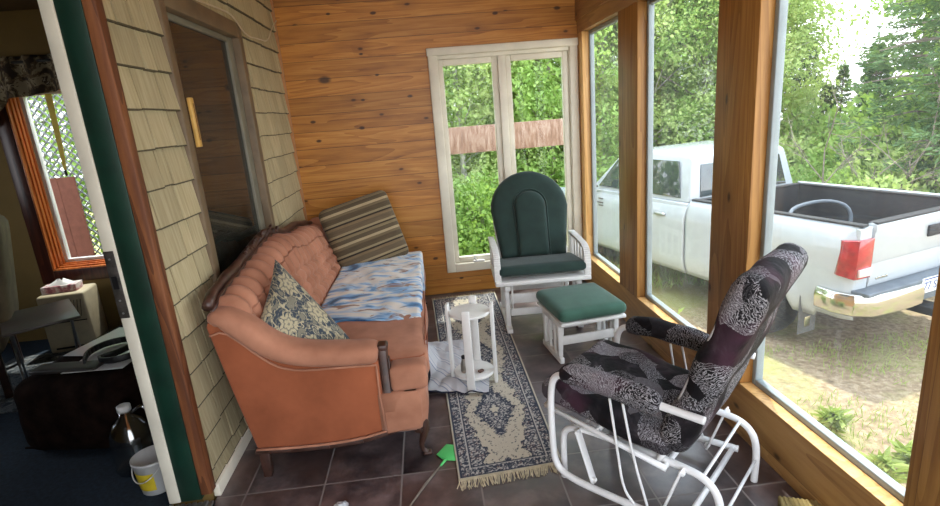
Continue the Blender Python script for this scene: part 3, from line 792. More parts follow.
MB().lathe([(.014,.0851),(.014,.098),(.008,.102)],16).build('cap',M['dark_steel'],bt,smooth=True)
pc=MB().rbox(.035,.022,.014,.006,T(cxs+.035,cys-.045,.0948)@RZ(.5),5)
tag(pc.build('brown_pebble',plain('dark_brown_pebble',srgb(92,66,54),.6),smooth=True),'small brown pebble on the lower shelf of the white stand','pebble')
# towel heaped on the floor between sofa and stand
def tw(u,v):
    x=-.125+u*.34+.02*v; y=2.69+v*.66-.10*u*(1-v)
    x+=.05*math.sin(v*6)*.4
    z=.020+.030*math.sin(PI*u)*math.sin(PI*v)+.028*abs(noise.noise(Vector((u*3.2,v*4,2))))+.012*noise.noise(Vector((u*9,v*9,4)))*math.sin(PI*u)
    # the lifted flap toward the sofa seat
    z+=.16*max(0,(.25-u)/.25)**1.5*math.exp(-((v-.62)/.22)**2)
    return (x,y,max(z,.0135))
tw_=MB().grid(tw,60,70).build('towel',M['towel'],smooth=True)
sd=tw_.modifiers.new('t','SOLIDIFY'); sd.thickness=.003; sd.offset=1
tag(tw_,'crumpled white and blue striped towel on the floor between sofa and stand','towel')
hem=MB(); hem.tube([Vector(tw(k/24,0))+Vector((0,-.002,.002)) for k in range(25)],.004,6).tube([Vector(tw(0,k/24*.6))+Vector((0,0,.002)) for k in range(25)],.004,6)
ho=hem.build('dark_hem',plain('navy_hem',srgb(30,34,56),.9),tw_,smooth=True); ho['label']='navy hem'

# ================================================================ fly swatter and litter
fs_=thing('fly_swatter','bright green fly swatter with wire handle lying on the tiles by the sofa leg','fly swatter',(-.017,2.135,0))
poly=[(-.066,-.004),(-.018,.066),(.066,.034),(.028,-.066),(-.036,-.052)]
mb=MB().prism(poly,.0035,.0065,'z'); 
mb.build('paddle',M['lime_plastic'],fs_,bevel=.001)
MB().tube([(-.028,-.05,.006),(-.042,-.075,.006),(-.052,-.09,.005)],[.008,.006,.004],8).build('socket',M['lime_plastic'],fs_,smooth=True)
MB().tube([(-.050,-.088,.0055),(-.115,-.20,.006),(-.185,-.325,.005),(-.21,-.37,.005)],.0028,6).tube([(-.053,-.088,.0055),(-.120,-.20,.010),(-.188,-.325,.005)],.0022,6).build('wire_handle',M['wire'],fs_,smooth=True)
rn=random.Random(9)
def crum(name,c,r,mat,label,cat,squ=.6):
    bm=bmesh.new(); bmesh.ops.create_icosphere(bm,subdivisions=3,radius=r)
    for v in bm.verts:
        k=1+.38*noise.noise(v.co*(2.3/r)); v.co*=k; v.co.z*=squ
    zmin=min(v.co.z for v in bm.verts)
    for v in bm.verts: v.co.z-=zmin
    me=bpy.data.meshes.new(name); bm.to_mesh(me); bm.free(); o=link(name,me,mat); o.location=c; return tag(o,label,cat)
crum('plastic_wrapper',(-.475,1.845,.0005),.028,plain('crinkled_clear_plastic',srgb(196,200,206),.2,coat=.8),'crumpled clear plastic wrapper on the dark tiles in front of the sofa','wrapper')
crum('white_pebble',(1.195,1.545,.0005),.020,plain('white_stone',srgb(206,202,194),.7),'small white pebble beside the rough board under the window','pebble',.8)
bd=MB().box((-.065,-.12,0),(.065,.05,.045),M=None)
for k in range(9): bd.box((-.063+k*.0145,-.121,.0451),(-.055+k*.0145,.051,.0475))
o=bd.build('ribbed_wood_block',wood('rough_sawn_board',srgb(196,178,122),srgb(160,142,90),srgb(104,92,56),'y',0,'x',.8,0),bevel=.002)
o.location=(1.215,1.50,.0005); o.rotation_euler=(0,0,math.radians(-22)); tag(o,'pale ribbed wood block on the floor against the window wall','wood block')

# ================================================================ GREEN GLIDER + OTTOMAN
def cushion(mb,w,d,h,r,Mx,bulge=.015,n=14,fn=None): return mb.rbox(w,d,h,r,Mx,n,bulge,fn=fn)
g=thing('glider_chair','white wooden glider chair with dark green cushions in front of the back window','glider chair',(.722,3.60,.0105),math.radians(-3))
# local: x right(+), y to the back(+), seat front at y=-.24
WPn=WP
for sx in (-1,1):
    x=sx*.245
    MB().box((x-.02,-.24,0),(x+.02,.33,.032)).build('base_foot',WPn,g,bevel=.005)
    MB().box((x-.016,-.17,.0325),(x+.016,-.12,.30)).build('leg',WPn,g,bevel=.004)
    MB().box((x-.016,.19,.0325),(x+.016,.24,.30)).build('leg',WPn,g,bevel=.004)
    MB().box((x-.02,-.22,.3005),(x+.02,.28,.335)).build('base_rail',WPn,g,bevel=.004)
    MB().bar((x-sx*.034,-.20,.33),(x-sx*.034,-.13,.13),.012,.03).build('swing_arm',WPn,g,bevel=.003)
    MB().bar((x-sx*.034,.16,.33),(x-sx*.034,.23,.13),.012,.03).build('swing_arm',WPn,g,bevel=.003)
    MB().box((x-sx*.034-.006,-.16,.10),(x-sx*.034+.006,.26,.13)).build('swing_rail',WPn,g,bevel=.003)
    # arm: bent flat band with spindles
    xa_=sx*.305
    path=[(xa_,.27,.57),(xa_,.0,.57),(xa_,-.15,.565),(xa_,-.205,.535),(xa_,-.222,.48),(xa_,-.22,.37)]
    mb=MB()
    Pp=[Vector(p) for p in path]
    for _ in range(2):
        Q=[Pp[0]]
        for i in range(len(Pp)-1): Q+=[Pp[i]*.75+Pp[i+1]*.25,Pp[i]*.25+Pp[i+1]*.75]
        Q.append(Pp[-1]); Pp=Q
    for a,b in zip(Pp,Pp[1:]): mb.bar(a,b+(b-a)*.1,.046,.022,up=(0,.3,1))
    mb.build('armrest',WPn,g,bevel=.004)
    for y in (-.12,-.03,.06,.15): MB().tube([(xa_,y,.375),(xa_,y,.56)],.0085,8).build('spindle',WPn,g,smooth=True)
    MB().box((xa_-.016,.235,.33),(xa_+.016,.27,.56)).build('arm_post',WPn,g,bevel=.004)
MB().box((-.225,-.165,.19),(.225,-.145,.26)).build('stretcher',WPn,g,bevel=.003)
MB().box((-.225,-.165,.10),(.225,-.145,.15)).build('stretcher',WPn,g,bevel=.003)
MB().box((-.225,.20,.16),(.225,.22,.25)).build('stretcher',WPn,g,bevel=.003)
MB().box((-.325,-.245,.345),(.325,.26,.375)).build('seat_frame',WPn,g,bevel=.006)
cm=MB(); cushion(cm,.60,.46,.07,.03,T(0,-.015,.418)@RX(math.radians(-7)),.010)
cm.build('seat_cushion',M['green_velour'],g,smooth=True)
# back: arched cushion tilted back
def archshape(w,h,t_,narrow,mb,Mx,off=0,n=40,rings=12,inset=0):
    """solid arched pad: straight tapering sides, round top"""
    pts=[]
    wt=w/2; wb=w/2*narrow; hr=wt
    pts.append((-wb,0)); 
    for k in range(10): 
        t1=(k+1)/11; pts.append((-(wb+(wt-wb)*t1),(h-hr)*t1))
    for k in range(25):
        a=PI-PI*k/24; pts.append((wt*math.cos(a),h-hr+hr*math.sin(a)))
    for k in range(10):
        t1=1-(k+1)/11; pts.append(((wb+(wt-wb)*t1),(h-hr)*t1))
    pts.append((wb,0)); 
    for k in range(9): pts.append((wb-2*wb*(k+1)/10,-.0))
    cx_,cy_=0,h*.48; N_=len(pts); vs=[];fs=[]
    prof_=[(1.0,0),(.995,.35),(.97,.7),(.90,.95),(.75,1.05),(.5,1.1),(.25,1.12)]
    for s_,k in prof_:
        for (x,z) in pts: vs.append((cx_+(x-cx_)*s_, -t_/2*k, cy_+(z-cy_)*s_))
    c0=len(vs); vs.append((cx_,-t_/2*1.12,cy_))
    for i in range(len(prof_)-1):
        for j in range(N_): fs.append((i*N_+j,i*N_+(j+1)%N_,(i+1)*N_+(j+1)%N_,(i+1)*N_+j))
    for j in range(N_): fs.append(((len(prof_)-1)*N_+j,(len(prof_)-1)*N_+(j+1)%N_,c0))
    b0=len(vs)
    for (x,z) in pts: vs.append((x,t_*.45,z))
    for j in range(N_): fs.append((j,b0+j,b0+(j+1)%N_,(j+1)%N_))
    fs.append(tuple(b0+j for j in range(N_)))
    mb.add(vs,fs,0,Mx)
tilt=T(0,.15,.43)@RX(math.radians(-24))
mb=MB(); archshape(.57,.655,.085,.82,mb,tilt@T(0,0,.0)); 
bc=mb.build('back_cushion',M['green_velour'],g,smooth=True)
mb=MB(); archshape(.235,.49,.07,.92,mb,tilt@T(0,-.042,.0)); mb.build('back_cushion_panel',M['green_velour'],g,smooth=True)
pp=MB(); 
def archpath(w,h,narrow,y):
    wt=w/2; wb=wt*narrow; out=[(-wb,y,0),(-(wb+wt)/2,y,(h-wt)/2)]
    for k in range(17):
        a=PI-PI*k/16; out.append((wt*math.cos(a),y,h-wt+wt*math.sin(a)))
    return out+[((wb+wt)/2,y,(h-wt)/2),(wb,y,0)]
pp.tube([tilt@Vector(p) for p in archpath(.57,.655,.82,.0)],.005,6)
pp.tube([tilt@Vector(p) for p in archpath(.25,.505,.92,-.048)],.006,6)
pp.build('piping',M['green_velour'],g,smooth=True)
for sx in (-1,1): MB().bar(tilt@Vector((sx*.235,.06,-.08)),tilt@Vector((sx*.27,.06,.42)),.03,.022,up=(0,1,0)).build('back_post',WPn,g,bevel=.004)
mb=MB()
ap=[tilt@Vector(p) for p in archpath(.53,.63,.86,.06)][2:-2]
for a,b in zip(ap,ap[1:]): mb.bar(a,b+(b-a)*.08,.024,.035,up=(0,1,.2))
mb.build('back_hoop',WPn,g,bevel=.003)

ot=thing('glider_ottoman','white slatted gliding ottoman with a sea green square cushion beside the post','ottoman',(.860,3.045,.0005),math.radians(7)); ot.scale=(.955,.955,.99)
for sx in (-1,1):
    x=sx*.19
    MB().box((x-.015,-.165,.0),(x+.015,.165,.04)).build('base_foot',WPn,ot,bevel=.006)
    for y in (-.125,.125): MB().box((x-.015,y-.018,.0405),(x+.015,y+.018,.235)).build('leg',WPn,ot,bevel=.004)
    for y in (-.045,.045): MB().box((x-.010,y-.011,.0405),(x+.010,y+.011,.235)).build('slat',WPn,ot,bevel=.003)
    MB().box((x-.016,-.155,.2355),(x+.016,.155,.262)).build('top_rail',WPn,ot,bevel=.003)
    MB().bar((x-sx*.026,-.12,.25),(x-sx*.026,-.09,.06),.010,.026).build('swing_arm',WPn,ot,bevel=.003)
    MB().bar((x-sx*.026,.12,.25),(x-sx*.026,.09,.06),.010,.026).build('swing_arm',WPn,ot,bevel=.003)
for y in (-.128,.122): MB().box((-.174,y-.009,.11),(.174,y+.009,.165)).build('stretcher',WPn,ot,bevel=.003)
MB().box((-.215,-.225,.2635),(.215,.225,.285)).build('top_frame',WPn,ot,bevel=.005)
def otf(q,p):
    k=1+.05*p[1]*0
    return (q.x,q.y,q.z)
cm=MB(); cushion(cm,.445,.475,.075,.034,T(0,0,.326),.014,16)
o=cm.build('cushion',M['green_velour_light'],ot,smooth=True)
MB().tube([(-.215,-.23,.326),(.215,-.23,.326),(.222,.0,.326),(.215,.23,.326),(-.215,.23,.326),(-.222,0,.326),(-.215,-.23,.326)],.004,6,smooth=2).build('piping',M['green_velour_light'],ot,smooth=True)

# ================================================================ METAL GLIDER ROCKER
r_=thing('metal_glider_rocker','white tubular metal glider rocker with black feather-print cushions beside the big window','rocking chair',(.790,1.824,.0005),math.radians(42.85))
WM=M['white_metal']; R=.0135
for sx in (-1,1):
    x=sx*.208; xm=sx*.272
    MB().tube([(x,.275,0),(x,.275,.16),(x,.27,.225),(x,.20,.262),(x,.0,.262),(x,-.20,.262),(x,-.30,.245),(x,-.345,.17),(x,-.34,0)],R,12,smooth=3).build('base_leg_frame',WM,r_,smooth=True)
    MB().tube([(xm,-.30,.505),(xm,.0,.515),(xm,.20,.515),(xm,.265,.50),(xm,.285,.42),(xm,.285,.20),(xm,.275,.10),(xm,.215,.062),(xm,.0,.062),(xm,-.26,.075)],R,12,smooth=3).build('arm_frame',WM,r_,smooth=True)
    xi=sx*.236
    for (ya,yb) in ((.19,.12),(-.22,-.15)):
        ln=MB(); ln.bar((xi,ya,.268),(xi,yb,.055),.008,.036,up=(1,0,0)) 
        ln.lathe([(.011,-.008),(.011,.008)],14,M=T(xi,ya,.255)@RY(PI/2)).lathe([(.011,-.008),(.011,.008)],14,M=T(xi,yb,.07)@RY(PI/2))
        ln.build('swing_link',WM,r_,bevel=.003)
    # side seat rail and thin braces under the arm
    MB().tube([(sx*.245,.33,.335),(sx*.245,-.17,.255)],.011,10).build('seat_rail',WM,r_,smooth=True)
    MB().tube([(xm,.03,.475),(xm,.0,.27),(xm,-.02,.12),(xm,-.07,.07)],.005,8,smooth=2).tube([(xm,-.02,.475),(xm,-.06,.27),(xm,-.12,.07)],.005,8,smooth=1).build('arm_brace',WM,r_,smooth=True)
    # arm pad
    def apf(q,p): return (q.x,q.y,q.z+.010*noise.noise(Vector((q.y*9,sx,q.x*9)))-.01*abs(p[1])**3)
    MB().rbox(.078,.39,.075,.034,T(xm,.035,.528)@RX(math.radians(3)),12,.006,fn=apf).build('arm_pad',M['feather'],r_,smooth=True)
    # back frame tube
    MB().tube([(sx*.225,-.13,.26),(sx*.225,-.20,.40),(sx*.225,-.30,.66),(sx*.22,-.415,.93)],.011,10,smooth=1).build('back_tube',WM,r_,smooth=True)
for (y,z) in ((.33,.333),(.10,.30),(-.16,.255)): MB().tube([(-.245,y,z),(.245,y,z)],.010,10).build('seat_crossbar',WM,r_,smooth=True)
for (y,z) in ((-.28,.25),(-.343,.10),(.20,.255)): MB().tube([(-.208,y,z),(.208,y,z)],.006,8).build('base_crossbar',WM,r_,smooth=True)
MB().tube([(-.272,-.24,.072),(.272,-.24,.072)],.011,10).build('arm_frame_crossbar',WM,r_,smooth=True)
MB().tube([(-.22,-.415,.93),(.22,-.415,.93)],.010,8).build('back_top_tube',WM,r_,smooth=True)
def sf(q,p):
    return (q.x*(1-.02*p[1]),q.y,q.z+.014*noise.noise(Vector((q.x*7,q.y*7,2)))+.012*abs(math.sin(q.x*16))*(p[2]>0)*0)
MB().rbox(.53,.54,.085,.038,T(0,.085,.370)@RX(math.radians(8)),18,.022,fn=sf).build('seat_cushion',M['feather'],r_,smooth=True)
bM_=T(0,-.185,.36)@RX(math.radians(20.5))
def bf(q,p):
    rows=.012*abs(math.sin((q.z+.36)*PI/.24))
    return (q.x,q.y-rows*(1 if p[1]<0 else -1)*.9+.008*noise.noise(Vector((q.x*8,q.z*8,1))),q.z)
mb=MB().rbox(.53,.095,.69,.045,bM_@T(0,0,.315),20,0,fn=bf)
mb.build('back_cushion',M['feather'],r_,smooth=True)
ed=MB()
for sx in (-1,1): ed.tube([bM_@Vector((sx*.240,.040,z)) for z in (-.01,.12,.25,.4,.52,.63)],.007,6,smooth=1)
ed.build('back_edge_piping',plain('silver_grey_piping',srgb(186,184,186),.7),r_,smooth=True)
# ================================================================ LEFT ROOM
FY=4.30; LX=-4.3
M['navy_carpet']=plain('navy_carpet',srgb(26,44,60),.95,var=.25,scale=60,bump=.4,bscale=300)
M['wood_reveal']=wood('varnished_reveal',srgb(236,150,84),srgb(206,112,52),srgb(150,70,30),'z',0,'y',.3,0)
M['dark_casing']=wood('dark_window_casing',srgb(84,44,30),srgb(58,28,22),srgb(34,16,14),'z',0,'y',.3,0)
struct(MB().box((LX,.6,-.12),(XL-.19,FY,-.002)).build('floor.001',M['navy_carpet']))
ow=MB(); a0,a1,c0,c1=-3.0,-2.10,.56,1.95
ow.box((LX,FY,-.1),(a0,FY+.16,2.45)).box((a1,FY,-.1),(XL-.19,FY+.16,2.45)).box((a0,FY,-.1),(a1,FY+.16,c0)).box((a0,FY,c1),(a1,FY+.16,2.45))
struct(ow.build('wall_far_room',M['ochre']))
lw=MB(); lw.box((LX-.12,.6,-.1),(LX,2.2,2.45)).box((LX-.12,3.3,-.1),(LX,FY+.16,2.45)).box((LX-.12,2.2,-.1),(LX,3.3,.9)).box((LX-.12,2.2,2.1),(LX,3.3,2.45))  # side opening added out of view to let daylight in
struct(lw.build('wall_far_room_left',M['ochre']))
w=bpy.data.objects.new('window_9',None); C.objects.link(w); struct(w)  # unseen window added to brighten the papers on the ottoman
f=MB(); 
for (a_,b_,c_,d_) in ((2.2,2.26,.9,2.1),(3.24,3.3,.9,2.1),(2.26,3.24,.9,.96),(2.26,3.24,2.04,2.1)): f.box((LX-.11,a_+.0005,c_+.0005),(LX+.01,b_-.0005,d_-.0005))
f.build('window_frame',M['dark_casing'],w)
struct(MB().box((LX,.48,-.1),(XL-.19,.6,2.45)).build('wall_far_room_near',M['ochre']))
struct(MB().box((LX-.12,.48,2.45),(XL-.19,FY+.16,2.55)).build('ceiling.001',plain('brown_ceiling',srgb(96,76,46),.8)))
w=bpy.data.objects.new('window_8',None); C.objects.link(w); struct(w)
f=MB(); ring(f,a0-.10,a1+.10,c0-.10,c1+.10,.10,FY-.02,FY-.0005); f.build('window_casing',M['dark_casing'],w,bevel=.004)
f=MB(); ring(f,a0+.0005,a1-.0005,c0+.0005,c1-.0005,.012,FY-.018,FY+.09); f.build('window_reveal',M['wood_reveal'],w,bevel=.002)
f=MB()
for k in range(3): ring(f,a0+.012+k*.008,a1-.012-k*.008,c0+.012+k*.008,c1-.012-k*.008,.014,FY+.01+k*.028,FY+.028+k*.028)
f.build('window_stop',M['wood_reveal'],w,bevel=.002)
f=MB(); ring(f,a0+.04,a1-.04,c0+.04,c1-.04,.026,FY+.085,FY+.13); f.build('sash',M['white_paint'],w,bevel=.003)
MB().box((a0+.066,FY+.10,c0+.066),(a1-.066,FY+.104,c1-.066)).build('glass_pane',M['glass_clear'],w)
# fly ribbon hanging in the window
fl=MB().prism([(-2.703,1.88),(-2.655,1.88),(-2.672,1.52),(-2.690,1.33),(-2.712,1.33),(-2.708,1.58)],FY-.03,FY-.027)
fo=fl.build('yellow_fly_ribbon',plain('yellow_sticky_paper',srgb(240,206,60),.4)); tag(fo,'yellow fly ribbon hanging in front of the left room window','fly ribbon')
MB().rbox(.016,.016,.045,.006,T(-2.701,FY-.0285,1.307),4).build('weight',M['dark_steel'],fo,smooth=True)
# valance
vl=MB()
def vf(u,v):
    x=-3.25+u*1.6; z=2.14-v*(.26+.02*math.sin(u*9)); 
    if x<-2.93: z-= v*min(.20,(-2.93-x)*1.1)
    return (x,FY-.075-.028*math.sin(u*60)-.01*math.sin(u*23+v*3),z)
vl.grid(vf,160,14)
t=NT('camouflage_floral_cotton'); co=t.coord(); n=t.noise(co,11,4,.6,.6); t.col(t.ramp(n,[(.38,srgb(52,42,32)),(.46,srgb(96,80,58)),(.52,srgb(150,138,112)),(.6,srgb(70,56,40)),(.66,srgb(176,166,146))],'CONSTANT')); M['valance']=t.set(.9)
vo=vl.build('valance',M['valance'],smooth=True); vo.modifiers.new('t','SOLIDIFY').thickness=.003
tag(vo,'gathered brown patterned valance above the left room window','curtain')
MB().tube([(-3.35,FY-.075,2.10),(-1.7,FY-.075,2.10)],.010,8).build('curtain_rod',M['dark_steel'],vo,smooth=True)
# outside: lattice and red boards seen through that window
lt=MB(); ly=FY+1.1
X0,X1,Z0,Z1=-4.4,-2.2,-.2,2.0
for sg in (1,-1):
    c_=-7.0
    while c_<3:
        # line z = sg*x + c0, clipped to the rectangle
        pts=[]
        c0=c_ if sg>0 else c_-3.3
        c0=c_+4.5 if sg>0 else c_-2.0
        for x in (X0,X1):
            z=sg*x+c0
            if Z0<=z<=Z1: pts.append((x,z))
        for z in (Z0,Z1):
            x=(z-c0)/sg
            if X0<x<X1: pts.append((x,z))
        if len(pts)>=2 and (Vector(pts[0])-Vector(pts[1])).length>.05:
            yy=ly+(.012 if sg>0 else 0); lt.bar((pts[0][0],yy,pts[0][1]),(pts[1][0],yy,pts[1][1]),.008,.024,up=(0,1,0))
        c_+=.075
lt.box((X0,ly-.02,Z0-.9),(X0+.06,ly+.03,Z1)).box((X1-.06,ly-.02,Z0-.9),(X1,ly+.03,Z1)).box((X0,ly-.02,Z1),(X1,ly+.03,Z1+.05))
lo=lt.build('lattice_screen',plain('pale_lattice',srgb(150,154,160),.7)); tag(lo,'pale diagonal lattice screen outside the left room window','lattice')
rb=MB()
for k in range(2): rb.box((-3.62+k*.152,ly-.07,-1.1),(-3.472+k*.152,ly-.045,1.22))
tag(rb.build('red_board_panel',plain('pinkish_red_boards',srgb(150,96,86),.8,var=.12)),'faded red board panel outside the left room window','board panel')
# air purifier with a tissue box
ap_=thing('space_heater','cream box heater with slanted louvres on the floor under the left room window','heater',(-2.80,4.08,0),math.radians(9))
CR=plain('cream_plastic',srgb(196,182,152),.5)
MB().box((-.155,-.13,0),(.155,.13,.451)).build('body',CR,ap_,bevel=.02,seg=3)
lv=MB()
for k in range(12): 
    lv.bar((-.125+k*.0215,-.1315,.27),(-.105+k*.0215,-.1315,.40),.004,.008,up=(0,1,0))
lv.build('louvres',plain('dark_louvre',srgb(96,88,74),.6),ap_)  # darker slats across the cream front
MB().box((-.14,-.1335,.235),(.14,-.1305,.243)).build('trim_line',M['dark_steel'],ap_)
MB().box((-.11,-.1335,.03),(.10,-.1305,.045)).build('vent',M['dark_steel'],ap_)
tb_=thing('tissue_box','pink and white floral tissue box standing on the cream heater','tissue box',(-2.82,4.07,.4315),math.radians(9))
t=NT('floral_tissue_card'); co=t.coord(); n=t.noise(co,24,3); t.col(t.ramp(n,[(.42,srgb(222,210,206)),(.56,srgb(190,130,134)),(.64,srgb(150,84,96))])); t.set(.6)
MB().box((-.115,-.06,0),(.115,.06,.072)).build('carton',t.m,tb_,bevel=.003)
def tf(u,v):
    a=u*2*PI; rr=.045*(1-v)+.012; return (rr*1.6*math.cos(a),rr*.8*math.sin(a)+.006*math.sin(3*a),.0725+v*.035+.008*math.sin(a*3)*v)
MB().grid(tf,24,6).build('tissue',M['white_paint'],tb_,smooth=True)
# recliner edge
rc=thing('recliner_armchair','tan fabric recliner with wooden arm at the left edge of the photo','armchair',(-3.12,3.42,0),math.radians(-60))
TF=plain('tan_recliner_fabric',srgb(136,122,98),.9,var=.14,scale=7,bump=.5,bscale=120)
MB().rbox(.56,.20,.74,.07,T(0,.28,.74)@RX(math.radians(-8)),12,.0).build('backrest',TF,rc,smooth=True)
MB().rbox(.54,.56,.20,.06,T(0,0,.36),10,.02).build('seat',TF,rc,smooth=True)
for sx in (-1,1):
    MB().bar((sx*.32,-.28,.60),(sx*.32,.30,.62),.06,.03).build('arm',M['dark_walnut'],rc,bevel=.01)
    MB().bar((sx*.32,-.22,.0),(sx*.32,-.22,.58),.04,.04).build('leg',M['dark_walnut'],rc,bevel=.005)
    MB().bar((sx*.32,.24,.0),(sx*.32,.24,.60),.04,.04).build('leg',M['dark_walnut'],rc,bevel=.005)
# side table with crossed metal legs
tt=thing('folding_tray_table','dark folding tray table with metal legs in front of the tan recliner','table',(-2.56,3.42,0),math.radians(38))
MB().box((-.19,-.27,.455),(.19,.27,.473)).build('tray_top',plain('grey_brown_laminate',srgb(96,88,80),.35),tt,bevel=.004)
for sx in (-1,1):
    MB().bar((sx*.16,-.22,0),(sx*.16,.22,.45),.012,.03).build('leg',M['aluminium'],tt,bevel=.002)
    MB().bar((sx*.145,.22,0),(sx*.145,-.22,.45),.012,.03).build('leg',M['aluminium'],tt,bevel=.002)
# patterned mat
mt=MB().box((-3.2,3.05,-.0015),(-2.15,3.95,.006)); t=NT('dark_paisley_mat'); co=t.coord(); n=t.noise(co,13,4,.6,1.5); t.col(t.ramp(n,[(.42,srgb(36,44,52)),(.5,srgb(98,104,108)),(.55,srgb(52,56,62)),(.64,srgb(140,142,140))])); t.set(.95)
tag(mt.build('floor_mat',t.m),'dark grey scroll-patterned mat on the navy carpet by the heater','mat')
# brown plush hassock with papers, belt
hk=thing('plush_hassock','dark brown plush storage ottoman in the left room beside the doorway','ottoman',(-1.80,2.90,0),math.radians(-8))
BP=plain('dark_brown_plush',srgb(34,22,17),1.0,spec=.1,var=.35,scale=12,bump=.6,bscale=50)
MB().rbox(.62,.86,.40,.09,T(0,0,.203),16,.012,fn=lambda q,p:(q.x+.012*noise.noise(q*7),q.y+.012*noise.noise(q*7+Vector((3,0,0))),q.z+.006*noise.noise(q*9))).build('body',BP,hk,smooth=True)
MB().tube([(-.29,-.41,.05),(.29,-.41,.05)],.006,6).build('base_piping',BP,hk,smooth=True)
PW=plain('white_paper',srgb(236,238,240),.16,spec=.9,var=.01)
for i,(x,y,a,lb) in enumerate(((-1.83,2.93,-.25,'white paper sheet on the brown ottoman, farther of the two'),(-1.72,2.72,-.05,'white paper sheet on the brown ottoman, nearer the doorway'))):
    o=MB().box((-.15,-.19,0),(.15,.19,.002)).build('paper_sheet',PW); o.location=(x,y,.424+.003*i); o.rotation_euler=(0,0,a); tag(o,lb,'paper')
bl_=MB()
Pb=[(-1.80,2.60,.447),(-1.86,2.72,.451),(-1.83,2.84,.451),(-1.72,2.88,.451),(-1.64,2.80,.451),(-1.68,2.68,.451),(-1.76,2.62,.451),(-1.66,2.58,.447),(-1.56,2.66,.447)]
Q=[Vector(p) for p in Pb]
for _ in range(2):
    S=[Q[0]]
    for i in range(len(Q)-1): S+=[Q[i]*.75+Q[i+1]*.25,Q[i]*.25+Q[i+1]*.75]
    S.append(Q[-1]); Q=S
for a,b in zip(Q,Q[1:]): bl_.bar(a,b+(b-a)*.1,.012,.032)
tag(bl_.build('black_belt',plain('black_leather',srgb(18,18,20),.45),bevel=.002),'coiled black belt lying on the white papers','belt')
# case under the papers
cs=MB().rbox(.34,.10,.022,.01,T(0,0,0),6); o=cs.build('black_tablet_case',plain('grey_black_case',srgb(58,56,54),.5),smooth=True); o.location=(-1.88,2.60,.432); o.rotation_euler=(0,0,-.12); tag(o,'slim dark case at the front edge of the brown ottoman','case')
# water jug
jg=thing('water_jug','large clear plastic water jug on the navy carpet behind the white bucket','jug',(-1.50,2.33,0),.3)
JP=NT('clear_blue_plastic'); JP.t.nodes.remove(JP.b); tr=JP.n('ShaderNodeBsdfTransparent'); tr.inputs[0].default_value=(.8,.84,.87,1); gl=JP.n('ShaderNodeBsdfGlossy'); gl.inputs['Roughness'].default_value=.12; mx=JP.n('ShaderNodeMixShader'); mx.inputs[0].default_value=.35; JP.l(tr.outputs[0],mx.inputs[1]); JP.l(gl.outputs[0],mx.inputs[2]); JP.l(mx.outputs[0],JP.out.inputs[0])
MB().lathe([(.04,0),(.085,.004),(.092,.02),(.088,.05),(.092,.08),(.088,.11),(.092,.14),(.088,.17),(.085,.20),(.06,.25),(.028,.275),(.024,.30)],28).build('body',JP.m,jg,smooth=True)
MB().lathe([(.029,.3001),(.029,.325),(.02,.33)],18).build('cap',M['white_paint'],jg,smooth=True)
MB().tube([(.03,0,.285),(.07,0,.31),(.095,0,.27),(.085,0,.22)],.008,8,smooth=2).build('handle',JP.m,jg,smooth=True)
# bucket
bk=thing('plastic_bucket','small white plastic bucket with yellow label on the floor inside the doorway','bucket',(-1.325,2.155,0),-.4)
MB().lathe([(.062,.0005),(.066,.004),(.080,.15),(.084,.152),(.084,.163),(.078,.163),(.062,.012),(.0,.012)],32).build('pail',plain('white_bucket_plastic',srgb(214,214,212),.4),bk,smooth=True)
lb=MB()
def lf(u,v):
    a=-2.3+u*1.5; z=.03+v*.085; r=.0662+.0140*(z-.004)/.146+.0006; return (r*math.cos(a),r*math.sin(a),z)
lb.grid(lf,16,4); o=lb.build('label',plain('yellow_label',srgb(226,200,52),.5),bk,smooth=True); o['label']='yellow label'
MB().tube([(.086*math.cos(a),.086*math.sin(a),.15-.07*math.sin((a+2.9)/(2.6)*PI)) for a in [-2.9+k*.13 for k in range(21)]],.0025,6).build('bail_handle',M['white_paint'],bk,smooth=True)

# ================================================================ OUTDOORS
gr=MB()
def gf(u,v):
    x=-14+u*44; y=-8+v*46; return (x,y,GZ+.05*noise.noise(Vector((x*.5,y*.5,0)))*(1 if y>6 else .3))
gr.grid(gf,90,90); go=gr.build('ground',M['ground'],smooth=True); go['kind']='structure'
# rusty panel on posts beyond the back window
rp=thing('rusty_panel_screen','long rust-brown panel held between two posts beyond the back window','panel',(.9,6.5,GZ))
MB().box((-1.0,0,1.02+.78+.36),(.97,.02,1.02+.78+.36+.315)).build('panel',M['rust_panel'].m if hasattr(M['rust_panel'],'m') else M['rust_panel'],rp,bevel=.003)
for x in (-.96,.93): MB().box((x-.04,.0205,0),(x+.04,.10,2.47)).build('post',M['weathered_brown'],rp,bevel=.004)

# ---- pickup truck. local u across (0 = near side), v toward the front, w up
tk=thing('pickup_truck','white crew pickup truck with chrome rear bumper parked outside the window wall','pickup truck',(3.70,4.235,GZ),.296)
W_=2.0
WH_=[1.05,4.62]; RW=.40; AR=.475
def wbot(v):
    b=.44 if v>.35 else .50
    for c in WH_:
        d_=abs(v-c)
        if d_<AR: b=max(b,.40+math.sqrt(AR*AR-d_*d_)*.98)
    return b
def ushape(w,v,top):
    k=(w-.45)/(top-.45); u=.05*(1-min(1,k/.25))**2
    u+= .012*math.exp(-((w-1.0)/.05)**2)*0
    u+= .085*max(0,(k-.72)/.28)**2          # tumblehome to the shoulder
    for c in WH_:                           # flared arches
        d_=math.hypot(v-c,w-.40); 
        if d_<AR+.13: u-=.028*math.cos(min(1,max(0,(d_-AR)/.13))*PI/2)
    if v<.12: u+=.05*(1-v/.12)**2
    if v>5.3: u+=.18*((v-5.3)/.4)**2
    return u
